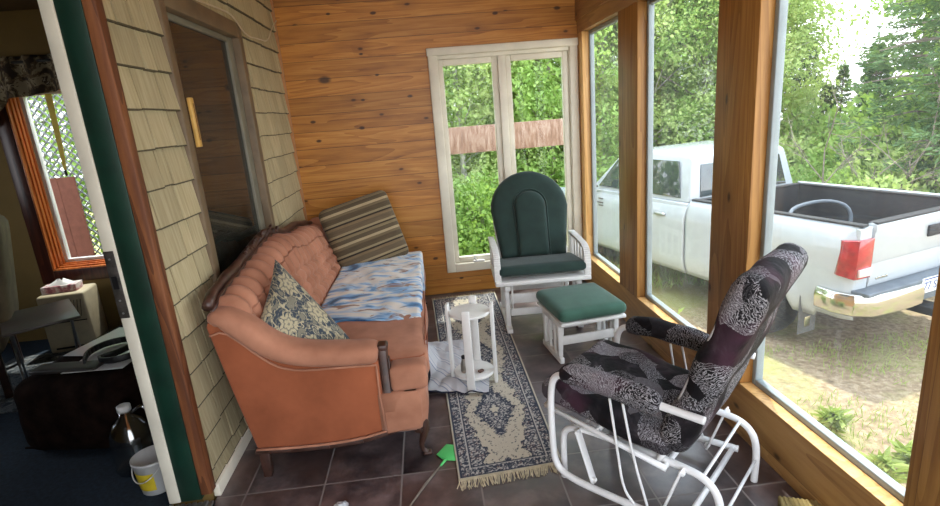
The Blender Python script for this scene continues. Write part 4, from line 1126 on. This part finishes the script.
def sidepanel(v0,v1,topf,name,near=True,nv_=60,nw=16):
    vs=[];fs=[]
    for i in range(nv_):
        v=v0+(v1-v0)*i/(nv_-1); b=wbot(v); tp=topf(v)
        for j in range(nw):
            w=b+(tp-b)*j/(nw-1); u=ushape(w,v,tp); vs.append((u if near else W_-u,v,w))
    for i in range(nv_-1):
        for j in range(nw-1): fs.append((i*nw+j,i*nw+j+1,(i+1)*nw+j+1,(i+1)*nw+j))
    mb=MB().add(vs,fs); o=mb.build(name,M['truck_white'],tk,smooth=True); s_=o.modifiers.new('t','SOLIDIFY'); s_.thickness=.03; s_.offset=-1 ; 
    s_.offset = -1 if near else 1
    return o
for near in (True,False):
    sidepanel(0.0,2.03,lambda v:1.385,'bed_side',near,70)
    sidepanel(2.06,3.02,lambda v:1.33,'rear_door',near,30)
    sidepanel(3.03,4.08,lambda v:1.33,'front_door',near,30)
    sidepanel(4.09,5.68,lambda v:1.33-.16*((v-4.09)/1.6)**1.5,'front_fender',near,60)
# fix normals direction of solidify by closed inner trims: bed interior
bi=MB()
bi.box((.12,.06,.80),(W_-.12,2.0,.84)).box((.13,1.96,.84),(W_-.13,2.01,1.37)).box((.10,.03,.84),(.14,2.0,1.38)).box((W_-.14,.03,.84),(W_-.10,2.0,1.37))
bi.build('bed_liner',M['truck_black'],tk,bevel=.006)
rl=MB().box((.075,.0,1.375),(.155,2.02,1.398)).box((W_-.155,.0,1.36),(W_-.075,2.02,1.385)).box((.10,1.95,1.36),(W_-.10,2.02,1.385))
rl.build('bed_rail_cap',M['truck_black'],tk,bevel=.008)
MB().tube([(.55,1.0,.86),(.5,1.0,1.22),(.65,1.15,1.33),(1.35,1.2,1.33),(1.5,1.0,1.22),(1.42,1.0,.86)],.020,10,smooth=2).build('hose_coil',M['grey_plastic'],tk,smooth=True)
# tailgate
tg=MB(); tg.prism([(0.0,.80),(-.012,.84),(-.006,1.02),(-.022,1.045),(-.02,1.30),(-.03,1.33),(-.03,1.385),(0.02,1.40),(.05,1.39),(.05,.80)],.215,W_-.215,'x'); 
tg.build('tailgate',M['truck_white'],tk,bevel=.004)
MB().box((.22,-.032,1.388),(W_-.22,.052,1.408)).build('tailgate_cap',M['truck_black'],tk,bevel=.006)
MB().box((.97,-.042,1.16),(1.27,-.018,1.27)).build('tailgate_handle',M['truck_black'],tk,bevel=.01)
bg=MB()
for k in range(6): bg.box((.30+k*.028,-.022,.862),(.322+k*.028,-.010,.878+.006*(k%2)))
bg.build('badge',M['chrome'],tk,bevel=.002)
# corner posts and lamps
for near in (True,False):
    f_=(lambda u:u) if near else (lambda u:W_-u)
    mb=MB(); mb.add([(f_(u),v,w) for (u,v,w) in [(.055,.005,.60),(.205,-.002,.60),(.205,.06,.60),(.03,.08,.60),(.05,.0,1.36),(.205,-.006,1.372),(.205,.06,1.372),(.085,.08,1.372)]],[(0,1,2,3),(4,5,6,7),(0,1,5,4),(1,2,6,5),(2,3,7,6),(3,0,4,7)])
    mb.build('corner_post',M['truck_white'],tk,bevel=.012,seg=3)
    lens=[(.004,.075,.895),(.19,-.014,.885),(.195,-.016,1.235),(.022,.055,1.215)]
    # lamp wraps the corner: outer strip on the side, main face on the rear
    mb=MB(); A=[(-.022,.13,.925),(.004,-.018,.905),(.19,-.034,.905),(.195,-.038,1.275),(.020,-.024,1.265),(-.008,.10,1.25)]
    B=[(u+(.03 if i not in(2,3) else 0),v+.05,w) for i,(u,v,w) in enumerate(A)]
    vs=[(f_(u),v,w) for u,v,w in A+B]
    mb.add(vs,[(0,1,4,5),(1,2,3,4),(6,11,10,7),(7,10,9,8),(0,6,7,1),(1,7,8,2),(2,8,9,3),(3,9,10,4),(4,10,11,5),(5,11,6,0)])
    lo_=mb.build('tail_lamp',M['red_lens'],tk,bevel=.006)
    mb=MB(); A=[(.03,-.036,.93),(.175,-.046,.93),(.178,-.049,1.01),(.03,-.036,1.00)]
    B=[(u,v+.02,w) for u,v,w in A]; mb.add([(f_(u),v-.004,w) for u,v,w in A+B],[(0,1,2,3),(4,7,6,5),(0,4,5,1),(1,5,6,2),(2,6,7,3),(3,7,4,0)])
    mb.build('reverse_lens',M['clear_lens'],lo_,bevel=.003)
# bumper: chrome corners, grey step, plate
def bump(near):
    f_=(lambda u:u) if near else (lambda u:W_-u)
    prof_=[(.0,.78),(-.05,.775),(-.07,.70),(-.062,.58),(-.02,.56),(.03,.58)]
    mb=MB(); secs=[]
    path=[(.02,.30,.0,0),(-.01,.12,.2,1),(.03,-.02,1,1),(.12,-.09,1,1),(.40,-.12,1,1),(.74,-.125,1,1)]
    vs=[];fs=[];n=len(prof_)
    for i,(u,v,_,_) in enumerate(path):
        a=path[max(0,i-1)];b=path[min(len(path)-1,i+1)]; t_=Vector((b[0]-a[0],b[1]-a[1])).normalized(); nn=Vector((t_.y,-t_.x)) 
        for (o_,w) in prof_: vs.append((f_(u-nn.x*o_*-1 if False else u+nn.x*(-o_)),v+nn.y*(-o_),w if i<5 else w))
    for i in range(len(path)-1):
        for j in range(n): fs.append((i*n+j,i*n+(j+1)%n,(i+1)*n+(j+1)%n,(i+1)*n+j))
    fs+=[tuple(range(n)),tuple((len(path)-1)*n+j for j in range(n))]
    mb.add(vs,fs); o=mb.build('rear_bumper',M['chrome'],tk,smooth=False,bevel=.01,seg=3)
bump(True); bump(False)
MB().box((.03,-.14,.765),(W_-.03,.02,.80)).build('bumper_step',M['grey_plastic'],tk,bevel=.008)
MB().box((.745,-.13,.58),(1.255,-.06,.765)).build('bumper_recess',M['grey_plastic'],tk,bevel=.01)
lp=MB().box((.78,-.142,.655),(1.08,-.136,.805)).build('license_plate',M['plate'],tk,bevel=.002)
def text(s_,size,Mx,mat,name,parent,label=None):
    cu=bpy.data.curves.new('txt','FONT'); cu.body=s_; cu.size=size; cu.extrude=.0008; cu.align_x='CENTER'; cu.align_y='CENTER'
    o=bpy.data.objects.new('txt',cu); C.objects.link(o); bpy.context.view_layer.update()
    me=bpy.data.meshes.new_from_object(o.evaluated_get(bpy.context.evaluated_depsgraph_get())); bpy.data.objects.remove(o)
    q=link(name,me,mat,parent); q.matrix_basis=Mx; return q
text('77 SE',.115,T(.93,-.1432,.72)@RX(PI/2),M['ink'],'plate_lettering',lp)
MB().box((.80,-.1436,.785),(1.06,-.1426,.797)).build('plate_header',M['ink'],lp)
# badge on the front door (small grey ovals of lettering)
db=MB()
for r0,z in ((0,1.165),(1,1.105),(2,1.06)):
    for k in range(3 if r0!=1 else 4): db.box((-.008,3.72+k*.038,z+.04),(.004,3.75+k*.038,z+.062))
db.build('door_badge',plain('grey_badge',srgb(110,112,114),.4,.5),tk,bevel=.003)
# cab greenhouse: loft from beltline to roof
def cabsec(v,wb,wt,ub,ut): return [(ub,v,wb),(ut,v,wt),(W_-ut,v,wt),(W_-ub,v,wb)]
bel=1.33
cab_pts={}
A=[(.085,2.06,bel),(.20,2.16,1.86),(.30,2.30,1.93),(.30,3.35,1.94),(.24,3.55,1.90),(.10,4.20,bel-.02)]
mb=MB(); vs=[(u,v,w) for u,v,w in A]+[(W_-u,v,w) for u,v,w in A]
fs=[(0,6,7,1),(1,7,8,2),(2,8,9,3),(3,9,10,4),(4,10,11,5),(0,1,2,3,4,5),(6,11,10,9,8,7),(0,5,11,6)]
mb.add(vs,fs); mb.build('cab_roof_shell',M['truck_white'],tk,bevel=.035,seg=4)
MB().box((.06,2.07,.5),(W_-.06,4.15,bel+.005)).build('cab_floor_box',M['truck_white'],tk,bevel=.01)
def sidept(v,w,off=-.006):
    k=(w-bel)/(1.86-bel); u=.085+(.20-.085)*k; return (u+off,v,w)
for near in (True,False):
    for poly_,nm in (([(2.22,1.385),(2.90,1.385),(2.90,1.83),(2.36,1.83)],'rear_side_window'),([(3.03,1.385),(3.95,1.385),(3.58,1.80),(3.46,1.84),(3.03,1.84)],'front_side_window')):
        n=len(poly_); vs=[]
        for off in (-.008,.004):
            for (v,w) in poly_:
                p=sidept(v,w,off); vs.append(p if near else (W_-p[0],p[1],p[2]))
        fs=[tuple(range(n)),tuple(reversed(range(n,2*n)))]+[(i,n+i,n+(i+1)%n,(i+1)%n) for i in range(n)]
        MB().add(vs,fs).build(nm,M['auto_glass'],tk,bevel=.002)
    tr_=MB(); f_=(lambda u:u) if near else (lambda u:W_-u)
    for v in (2.42,3.16):
        hd=MB().rbox(.05,.19,.035,.012,T(f_(.004),v+.06,1.16),6); hd.build('door_handle',M['aluminium'] if near else M['truck_white'],tk,smooth=True)
    mi=MB().rbox(.14,.10,.24,.035,T(f_(-.17),3.92,1.42),8); mo=mi.build('side_mirror',M['truck_black'],tk,smooth=True)
    MB().tube([(f_(.06),3.95,1.38),(f_(-.12),3.93,1.38)],.018,8).build('mirror_arm',M['truck_black'],mo,smooth=True)
    mb=MB()
    mb.add([(f_(u),v,w) for u,v,w in [(.0,.47,.20),(.25,.47,.20),(.25,.47,.62),(.0,.47,.62),(.0,.48,.20),(.25,.48,.20),(.25,.48,.62),(.0,.48,.62)]],[(0,1,2,3),(4,7,6,5),(0,4,5,1),(1,5,6,2),(2,6,7,3),(3,7,4,0)])
    mf=mb.build('mud_flap',plain('grey_mud_flap',srgb(96,96,94),.8),tk,bevel=.003)
    mb=MB(); mb.box((f_(.08) if near else f_(.16),.462,.27),(f_(.16) if near else f_(.08),.469,.38)); mb.build('mud_flap_mark',M['chrome'],mf,bevel=.012)
# rear window (leans with the back of the cab) 
def rp_(u,k,off): return (u,2.06+.10*k-off,bel+(1.86-bel)*k)
vs=[rp_(.26,.12,.012),rp_(W_-.26,.12,.012),rp_(W_-.33,.86,.012),rp_(.33,.86,.012),rp_(.26,.12,-.004),rp_(W_-.26,.12,-.004),rp_(W_-.33,.86,-.004),rp_(.33,.86,-.004)]
MB().add(vs,[(0,1,2,3),(4,7,6,5),(0,4,5,1),(1,5,6,2),(2,6,7,3),(3,7,4,0)]).build('rear_window',M['auto_glass'],tk,bevel=.002)
# hood and front mass, chassis
MB().prism([(4.12,1.30),(4.12,.55),(5.66,.55),(5.68,1.10),(5.2,1.22)],.14,W_-.14,'x').build('hood',M['truck_white'],tk,bevel=.05,seg=3)
MB().box((.35,.15,.42),(W_-.35,5.5,.62)).build('chassis',M['rubber'],tk,bevel=.01)
MB().tube([(1.5,.05,.45),(1.5,.6,.47),(1.45,1.4,.5)],.035,10,smooth=1).build('exhaust_pipe',M['aluminium'],tk,smooth=True)
MB().box((.9,-.22,.42),(1.1,.12,.50)).build('hitch',M['rubber'],tk,bevel=.01)
for c in WH_:
    for near in (True,False):
        s_=1 if near else -1; u0=.03 if near else W_-.03
        mx=T(u0,c,RW)@RY(PI/2*(1 if near else -1))
        tm=MB().lathe([(.23,0.0),(.36,.0),(.39,.02),(RW,.05),(RW,.19),(.39,.23),(.23,.24)],40,M=mx); to=tm.build('tyre',M['rubber'],tk,bevel=0,smooth=True)
        rm=MB().lathe([(.0,.045),(.06,.04),(.07,.05),(.21,.03),(.228,.004),(.2295,.02),(.2295,.2)],32,M=mx)
        rm.build('rim',M['aluminium'],to,smooth=True)
bpy.context.view_layer.update()

# ---- trees
def leafmesh(name,n,fn,size,mat,seed,aspect=.6):
    rnd=random.Random(seed); vs=[];fs=[]
    for i in range(n):
        p,dirn=fn(rnd); s_=size*rnd.uniform(.6,1.35)
        d=Vector(dirn)+Vector((rnd.gauss(0,.5),rnd.gauss(0,.5),rnd.gauss(0,.4))); d.normalize()
        up=Vector((rnd.gauss(0,1),rnd.gauss(0,1),rnd.gauss(.6,1))); sd=d.cross(up)
        if sd.length<1e-3: continue
        sd.normalize(); nrm=sd.cross(d)
        a=p; b=p+d*s_*.5+sd*s_*aspect*.5+nrm*s_*.06; c=p+d*s_; e=p+d*s_*.5-sd*s_*aspect*.5+nrm*s_*.06
        k=len(vs); vs+=[tuple(a),tuple(b),tuple(c),tuple(e)]; fs.append((k,k+1,k+2,k+3))
    me=bpy.data.meshes.new(name); me.from_pydata(vs,[],fs); me.materials.append(mat); return me
def decid(h,r,nb,seed):
    rnd=random.Random(seed); cl=[]
    br=[]
    for k in range(nb):
        z=h*(.10+.88*((k+.5)/nb)); rr=r*(.55+.5*math.sin(PI*min(1,z/h*.9+.1)))*rnd.uniform(.6,1.1)*(1.05-.75*max(0,(z/h-.55)/.45))
        a=rnd.uniform(0,2*PI); tip=Vector((rr*math.cos(a),rr*math.sin(a),z+rnd.uniform(.1,.5)))
        br.append((Vector((0,0,z-rnd.uniform(.2,.6))),tip))
        for q in range(4):
            cl.append((tip*rnd.uniform(.45,1)+Vector((rnd.gauss(0,.2),rnd.gauss(0,.2),rnd.gauss(0,.15)+(1-1)*z)),rnd.uniform(.22,.42)))
            cl[-1][0].z=max(.15,tip.z+rnd.gauss(0,.22))
    def fn(rn):
        c,s_=cl[rn.randrange(len(cl))]; v=Vector((rn.gauss(0,1),rn.gauss(0,1),rn.gauss(0,.7)))*s_*.55
        return c+v,(v.x,v.y,-.25)
    return br,fn
def trunkmesh(name,h,r,br,mat,seed):
    rnd=random.Random(seed); mb=MB()
    mb.tube([(0,0,-.1),(rnd.uniform(-.05,.05),.03,h*.3),(rnd.uniform(-.12,.12),rnd.uniform(-.1,.1),h*.65),(0,0,h*.97)],[r,r*.8,r*.5,.01],7,smooth=1)
    for a,b in br: mb.tube([a,(a+b)/2+Vector((0,0,.05)),b],[r*.28,r*.18,.004],4,cap=False)
    me=bpy.data.meshes.new(name); me.from_pydata([tuple(v) for v in mb.v],[],mb.f); me.materials.append(mat)
    return me
variants=[]
for i,(h,r,n,mat,sz,bk) in enumerate([(6.2,1.35,15000,'leaf_lime',.085,'birch'),(5.6,1.5,15000,'leaf_green',.10,'bark'),(6.6,1.2,14000,'leaf_lime',.08,'birch')]):
    br,fn=decid(h,r,46,20+i)
    variants.append((leafmesh('foliage',n,fn,sz,M[mat],30+i),trunkmesh('trunk',h,.075,br[::2],M[bk],40+i)))
def conifer(h,r,seed,tiers=26):
    rnd=random.Random(seed); br=[]
    for k in range(tiers):
        z=.25+(h-.5)*k/tiers; rr=r*(1-k/tiers)**.8
        for q in range(7):
            a=2*PI*q/7+rnd.uniform(-.4,.4); L=rr*rnd.uniform(.7,1.1)
            br.append((Vector((0,0,z)),Vector((L*math.cos(a),L*math.sin(a),z-.10*L+rnd.uniform(-.05,.12)))))
    def fn(rn):
        a,b=br[rn.randrange(len(br))]; t_=rn.uniform(.15,1)**.7; p=a.lerp(b,t_); p.z-=.12*math.sin(PI*t_)*.6
        sd=(b-a).cross(Vector((0,0,1))).normalized()*rn.choice((-1,1)); 
        off=rn.uniform(0,.20)*(1.15-t_*.6)
        return p+sd*off*1+Vector((0,0,rn.gauss(0,.03))),(sd*.7+(b-a).normalized()*.8)
    return br,fn
cvar=[]
for i,(h,r) in enumerate([(6.5,1.6),(5.6,1.35)]):
    br,fn=conifer(h,r,60+i); cvar.append((leafmesh('foliage',17000,fn,.10,M['needle'],70+i,.32),trunkmesh('trunk',h,.09,br[::2],M['bark'],80+i)))
rnd=random.Random(77)
def tree(kind,meshes,x,y,s_,label,group,cat='tree'):
    o=thing(kind,label,cat,(x,y,GZ+.005),rnd.uniform(0,6.28),group)
    o.scale=(s_,s_,s_*rnd.uniform(.92,1.08))
    link('trunk',meshes[1],None,o,True) if False else None
    t_=bpy.data.objects.new('trunk',meshes[1]); C.objects.link(t_); t_.parent=o
    f_=bpy.data.objects.new('foliage',meshes[0]); C.objects.link(f_); f_.parent=o
    return o
def pol(az,d): a=math.radians(az); return d*math.sin(a),d*math.cos(a)
GRP='broadleaf trees at the forest edge'; G2='spruces at the forest edge'
LB='lime green broadleaf tree in the dense forest edge behind the truck and window'
for az,d,k,s_ in [(-2,11,1,1),(1.5,12.5,0,1),(4,11.2,2,1),(6.5,13.2,1,1.05),(8.5,11.6,0,.95),(11,13,2,1.05),(13.5,11.2,1,.95),(16,13,0,1.1),(18.5,12.6,2,1),(21,14,1,1.1),(23,12.8,0,1),(25.5,14,2,1.1),(28,13,1,1.0),(30.2,14.6,0,1.1),(32.5,12.6,2,1.0),(33.8,14.2,0,1.0),(49,12,1,1.0),(50.8,12.5,0,.95),(-5,13,0,1.1)]:
    x,y=pol(az,d); tree('broadleaf_tree',variants[k],x,y,s_,LB,GRP)
for az,d,k,s_ in [(2.8,15,0,1.1),(9.8,15.5,1,1.2),(15,15,0,1.1),(22,16,1,1.2),(29,16,0,1.1),(19.6,15,1,1)]:
    x,y=pol(az,d); tree('spruce_tree',cvar[k],x,y,s_,'dark spruce standing among the forest edge trees',G2)
for az,d,k,s_,lb in [(46.0,10.6,0,1.05,'tall dark spruce filling the right side of the big window'),(48.5,9.6,1,1.0,'spruce at the far right edge of the big window'),(41.2,12.8,1,.60,'short spruce just left of the tall spruce')]:
    x,y=pol(az,d); tree('spruce_tree',cvar[k],x,y,s_,lb,None)
for x,y,s_ in ((-4.6,9.5,1.1),(-6.5,9,1.1),(-3.2,10.5,1.0)): tree('broadleaf_tree',variants[1],x,y,s_,'leafy tree behind the lattice outside the left room window','trees behind the lattice screen')
# low bushes
def bush(seed,n,r,h,mat,sz):
    def fn(rn):
        a=rn.uniform(0,2*PI); q=math.sqrt(rn.random()); th=rn.random()
        p=Vector((r*q*math.cos(a),r*q*math.sin(a),h*(1-q*q*.7)*th+.03)); p+=Vector((rn.gauss(0,.05),rn.gauss(0,.05),0))
        return p,(math.cos(a)*.5,math.sin(a)*.5,.5)
    return leafmesh('foliage',n,fn,sz,mat,seed)
bm1=bush(5,7000,.85,1.3,M['leaf_lime'],.085); bm2=bush(6,7000,.9,1.6,M['leaf_green'],.09)
stem=MB()
rr=random.Random(1)
for k in range(14):
    a=rr.uniform(0,6.28); stem.tube([(0,0,0),(.25*math.cos(a),.25*math.sin(a),.5),(.5*math.cos(a),.5*math.sin(a),1.1)],[.012,.008,.003],4,cap=False)
sme=bpy.data.meshes.new('stems'); sme.from_pydata([tuple(v) for v in stem.v],[],stem.f); sme.materials.append(M['bark'])
k=0
for az,d in [(0,9.4),(3,10.2),(6,9.2),(9,10.4),(12,9.6),(15,10.6),(17.5,10.4),(20,11.6),(24,11.4),(27,11),(30.5,11.4),(33.5,10.6),(36.2,10.2),(38.3,10.6),(40.3,9.8),(42.6,9.0)]:
    x,y=pol(az,d); o=thing('bush','leafy green bush growing low at the forest edge','bush',(x,y,GZ+.005),rnd.uniform(0,6),'bushes at the forest edge'); s_=rnd.uniform(.8,1.1); o.scale=(s_,s_,s_)
    for nm,me in (('foliage',bm1 if k%2 else bm2),('stems',sme)):
        q=bpy.data.objects.new(nm,me); C.objects.link(q); q.parent=o
    k+=1
for az,d,k_,s_ in [(31,17,0,1.2),(34,18,1,1.3),(36.5,17.5,0,.62),(39,18.5,1,.55),(41.5,17.5,0,.55),(44,16,0,1.0),(47,15,1,1.2),(50.5,14,0,1.2),(38,14.5,1,.5)]:
    x,y=pol(az,d); tree('spruce_tree',cvar[k_],x,y,s_,'dark spruce standing among the forest edge trees',G2)
for az,d,s_ in [(24,13.2,1.3),(28,13.6,1.4),(31.5,13.4,1.5),(34.5,13.2,1.5),(37,13,1.4),(39.4,12.8,1.4),(41.6,12.2,1.5),(44,11.6,1.6),(46.5,11,1.6),(42.8,10.2,1.3),(40.6,11,1.2),(45.5,9.8,1.3),(48,10.5,1.5),(35.6,11.6,1.3)]:
    x,y=pol(az,d); o=thing('bush','leafy green bush growing low at the forest edge','bush',(x,y,GZ+.005),rnd.uniform(0,6),'bushes at the forest edge'); o.scale=(s_,s_,s_)
    for nm,me in (('foliage',bm1 if k%2 else bm2),('stems',sme)):
        q=bpy.data.objects.new(nm,me); C.objects.link(q); q.parent=o
    k+=1
# bare dead branches beyond the truck bed
db_=thing('dead_branches','tangle of bare grey dead branches rising behind the truck bed','branches',(*pol(44.8,9.2),GZ))
rr=random.Random(12); bb=MB(); base_=Vector((0,0,0))
def grow(p,d,L,r,lvl):
    q=p+d*L; bb.tube([p,(p+q)/2+Vector((rr.gauss(0,.03),rr.gauss(0,.03),rr.gauss(0,.03)))*L,q],[r,r*.8,r*.5],5,cap=False)
    if lvl<3:
        for k in range(rr.choice((3,4,5))):
            t_=rr.uniform(.25,1); nd=(d+Vector((rr.gauss(0,.55),rr.gauss(0,.55),rr.gauss(.0,.4)))).normalized(); grow(p.lerp(q,t_),nd,L*rr.uniform(.35,.6),r*.5,lvl+1)
ax_=Vector((math.cos(math.radians(43.6)),-math.sin(math.radians(43.6)),0))
for sx_,lean,L in ((-.9,-.1,2.4),(-.55,.35,2.8),(-.3,.75,3.6),(0,.25,2.6),(.2,-.2,2.2),(.5,.5,2.8),(-.75,.2,2.0)):
    grow(ax_*sx_,(ax_*lean+Vector((0,0,1))).normalized(),L*.72,.018 if lean<.7 else .035,0)
bb.build('branch_tangle',M['bark'],db_,smooth=True)
# weeds outside the glass
def weed(x,y,h,label,group,n=60,seed=1):
    o=thing('weed_plant',label,'plant',(x,y,GZ+.005),seed*.7,group); rr=random.Random(seed)
    mb=MB(); lv_=[]
    for k in range(9):
        a=rr.uniform(0,6.28); hh=h*rr.uniform(.5,1); tip=Vector((.22*h*math.cos(a),.22*h*math.sin(a),hh)); mb.tube([(0,0,0),tip*.5+Vector((0,0,.04)),tip],[.006,.004,.002],4,cap=False)
        lv_.append(tip)
    def fn(rn):
        tp=lv_[rn.randrange(len(lv_))]; t_=rn.uniform(.25,1); return tp*t_,(rn.gauss(0,1),rn.gauss(0,1),.5)
    mb.build('stems',M['weed'],o)
    me=leafmesh('leaves',n*6,fn,.11,M['weed'],seed,.35); q=bpy.data.objects.new('leaves',me); C.objects.link(q); q.parent=o
WG='weeds growing between house and truck'
for i,(x,y,h) in enumerate([(2.05,4.45,.62),(2.2,4.05,.5),(2.35,5.0,.55),(1.9,5.2,.5),(1.85,4.0,.32),(2.9,3.35,.22),(2.55,2.5,.22),(2.75,2.75,.26),(2.25,2.2,.2),(2.5,3.0,.16),(2.9,2.35,.2),(2.15,2.75,.16),(3.1,2.9,.2)]):
    weed(x,y,h,'green weed growing in the sand between the house and the truck',WG,seed=i+1,n=60 if h>.3 else 25)
# grass blades scattered over the yard
def gfn(rn):
    while True:
        x=rn.uniform(1.6,5.2); y=rn.uniform(1.2,4.8)
        if noise.noise(Vector((x*1.4,y*1.4,0)))+rn.uniform(-.3,.3)>.02: break
    return Vector((x,y,GZ+.01)),(0,0,1.2)
me=leafmesh('grass',5200,gfn,.07,M['weed'],5,.10); o=bpy.data.objects.new('yard_grass',me); C.objects.link(o); tag(o,'sparse yellow green grass sprouting from the sandy yard','grass',kind='stuff')
def gfn2(rn): return Vector((rn.uniform(-1.5,4),rn.uniform(6.8,10.2),GZ+.01)),(0,0,1.3)
me=leafmesh('grass',9000,gfn2,.16,M['weed'],6,.09); o=bpy.data.objects.new('meadow_grass',me); C.objects.link(o); tag(o,'pale meadow grass behind the house seen through the back window','grass',kind='stuff')

# ================================================================ light, world, camera
wd=bpy.data.worlds.new('sky'); sc.world=wd; wd.use_nodes=True; nt=wd.node_tree; nt.nodes.clear()
wo=nt.nodes.new('ShaderNodeOutputWorld'); bgn=nt.nodes.new('ShaderNodeBackground'); nt.links.new(bgn.outputs[0],wo.inputs[0])
tc=nt.nodes.new('ShaderNodeTexCoord'); sx=nt.nodes.new('ShaderNodeSeparateXYZ'); nt.links.new(tc.outputs['Generated'],sx.inputs[0])
rp2=nt.nodes.new('ShaderNodeValToRGB'); nt.links.new(sx.outputs[2],rp2.inputs[0])
rp2.color_ramp.elements[0].position=0; rp2.color_ramp.elements[0].color=(.95,.97,1,1); rp2.color_ramp.elements[1].position=.8; rp2.color_ramp.elements[1].color=(.72,.84,1,1)
nt.links.new(rp2.outputs[0],bgn.inputs[0]); bgn.inputs[1].default_value=SKY
sl=bpy.data.lights.new('sun','SUN'); sl.energy=SUN; sl.angle=math.radians(1.5); sl.color=(1,.96,.88)
so=bpy.data.objects.new('sun',sl); C.objects.link(so); dv=Vector((-.15,-.42,-1)); so.rotation_euler=dv.to_track_quat('-Z','Y').to_euler()
cam=bpy.data.cameras.new('camera'); co_=bpy.data.objects.new('camera',cam); C.objects.link(co_)
cam.sensor_fit='HORIZONTAL'; cam.sensor_width=36; cam.lens=530/940*36; cam.clip_start=.05
Rm=Matrix(((0.993022483152098,0.09793012821834698,-0.06569655958708531),(-0.08816839093067477,0.2465998192559347,-0.9650983701072321),(-0.07831144740800697,0.9641567399184007,0.2535135066910332)))
co_.matrix_world=Matrix.Translation((0,0,1.5))@Rm.to_4x4()
sc.camera=co_
sc.view_settings.view_transform='Standard'; sc.view_settings.look='None'; sc.view_settings.gamma=1; sc.view_settings.use_curve_mapping=False
sc.view_settings.exposure=EXPO
sc.cycles.max_bounces=10; sc.cycles.diffuse_bounces=5; sc.cycles.transparent_max_bounces=24; sc.cycles.use_denoising=True; sc.cycles.sample_clamp_indirect=6
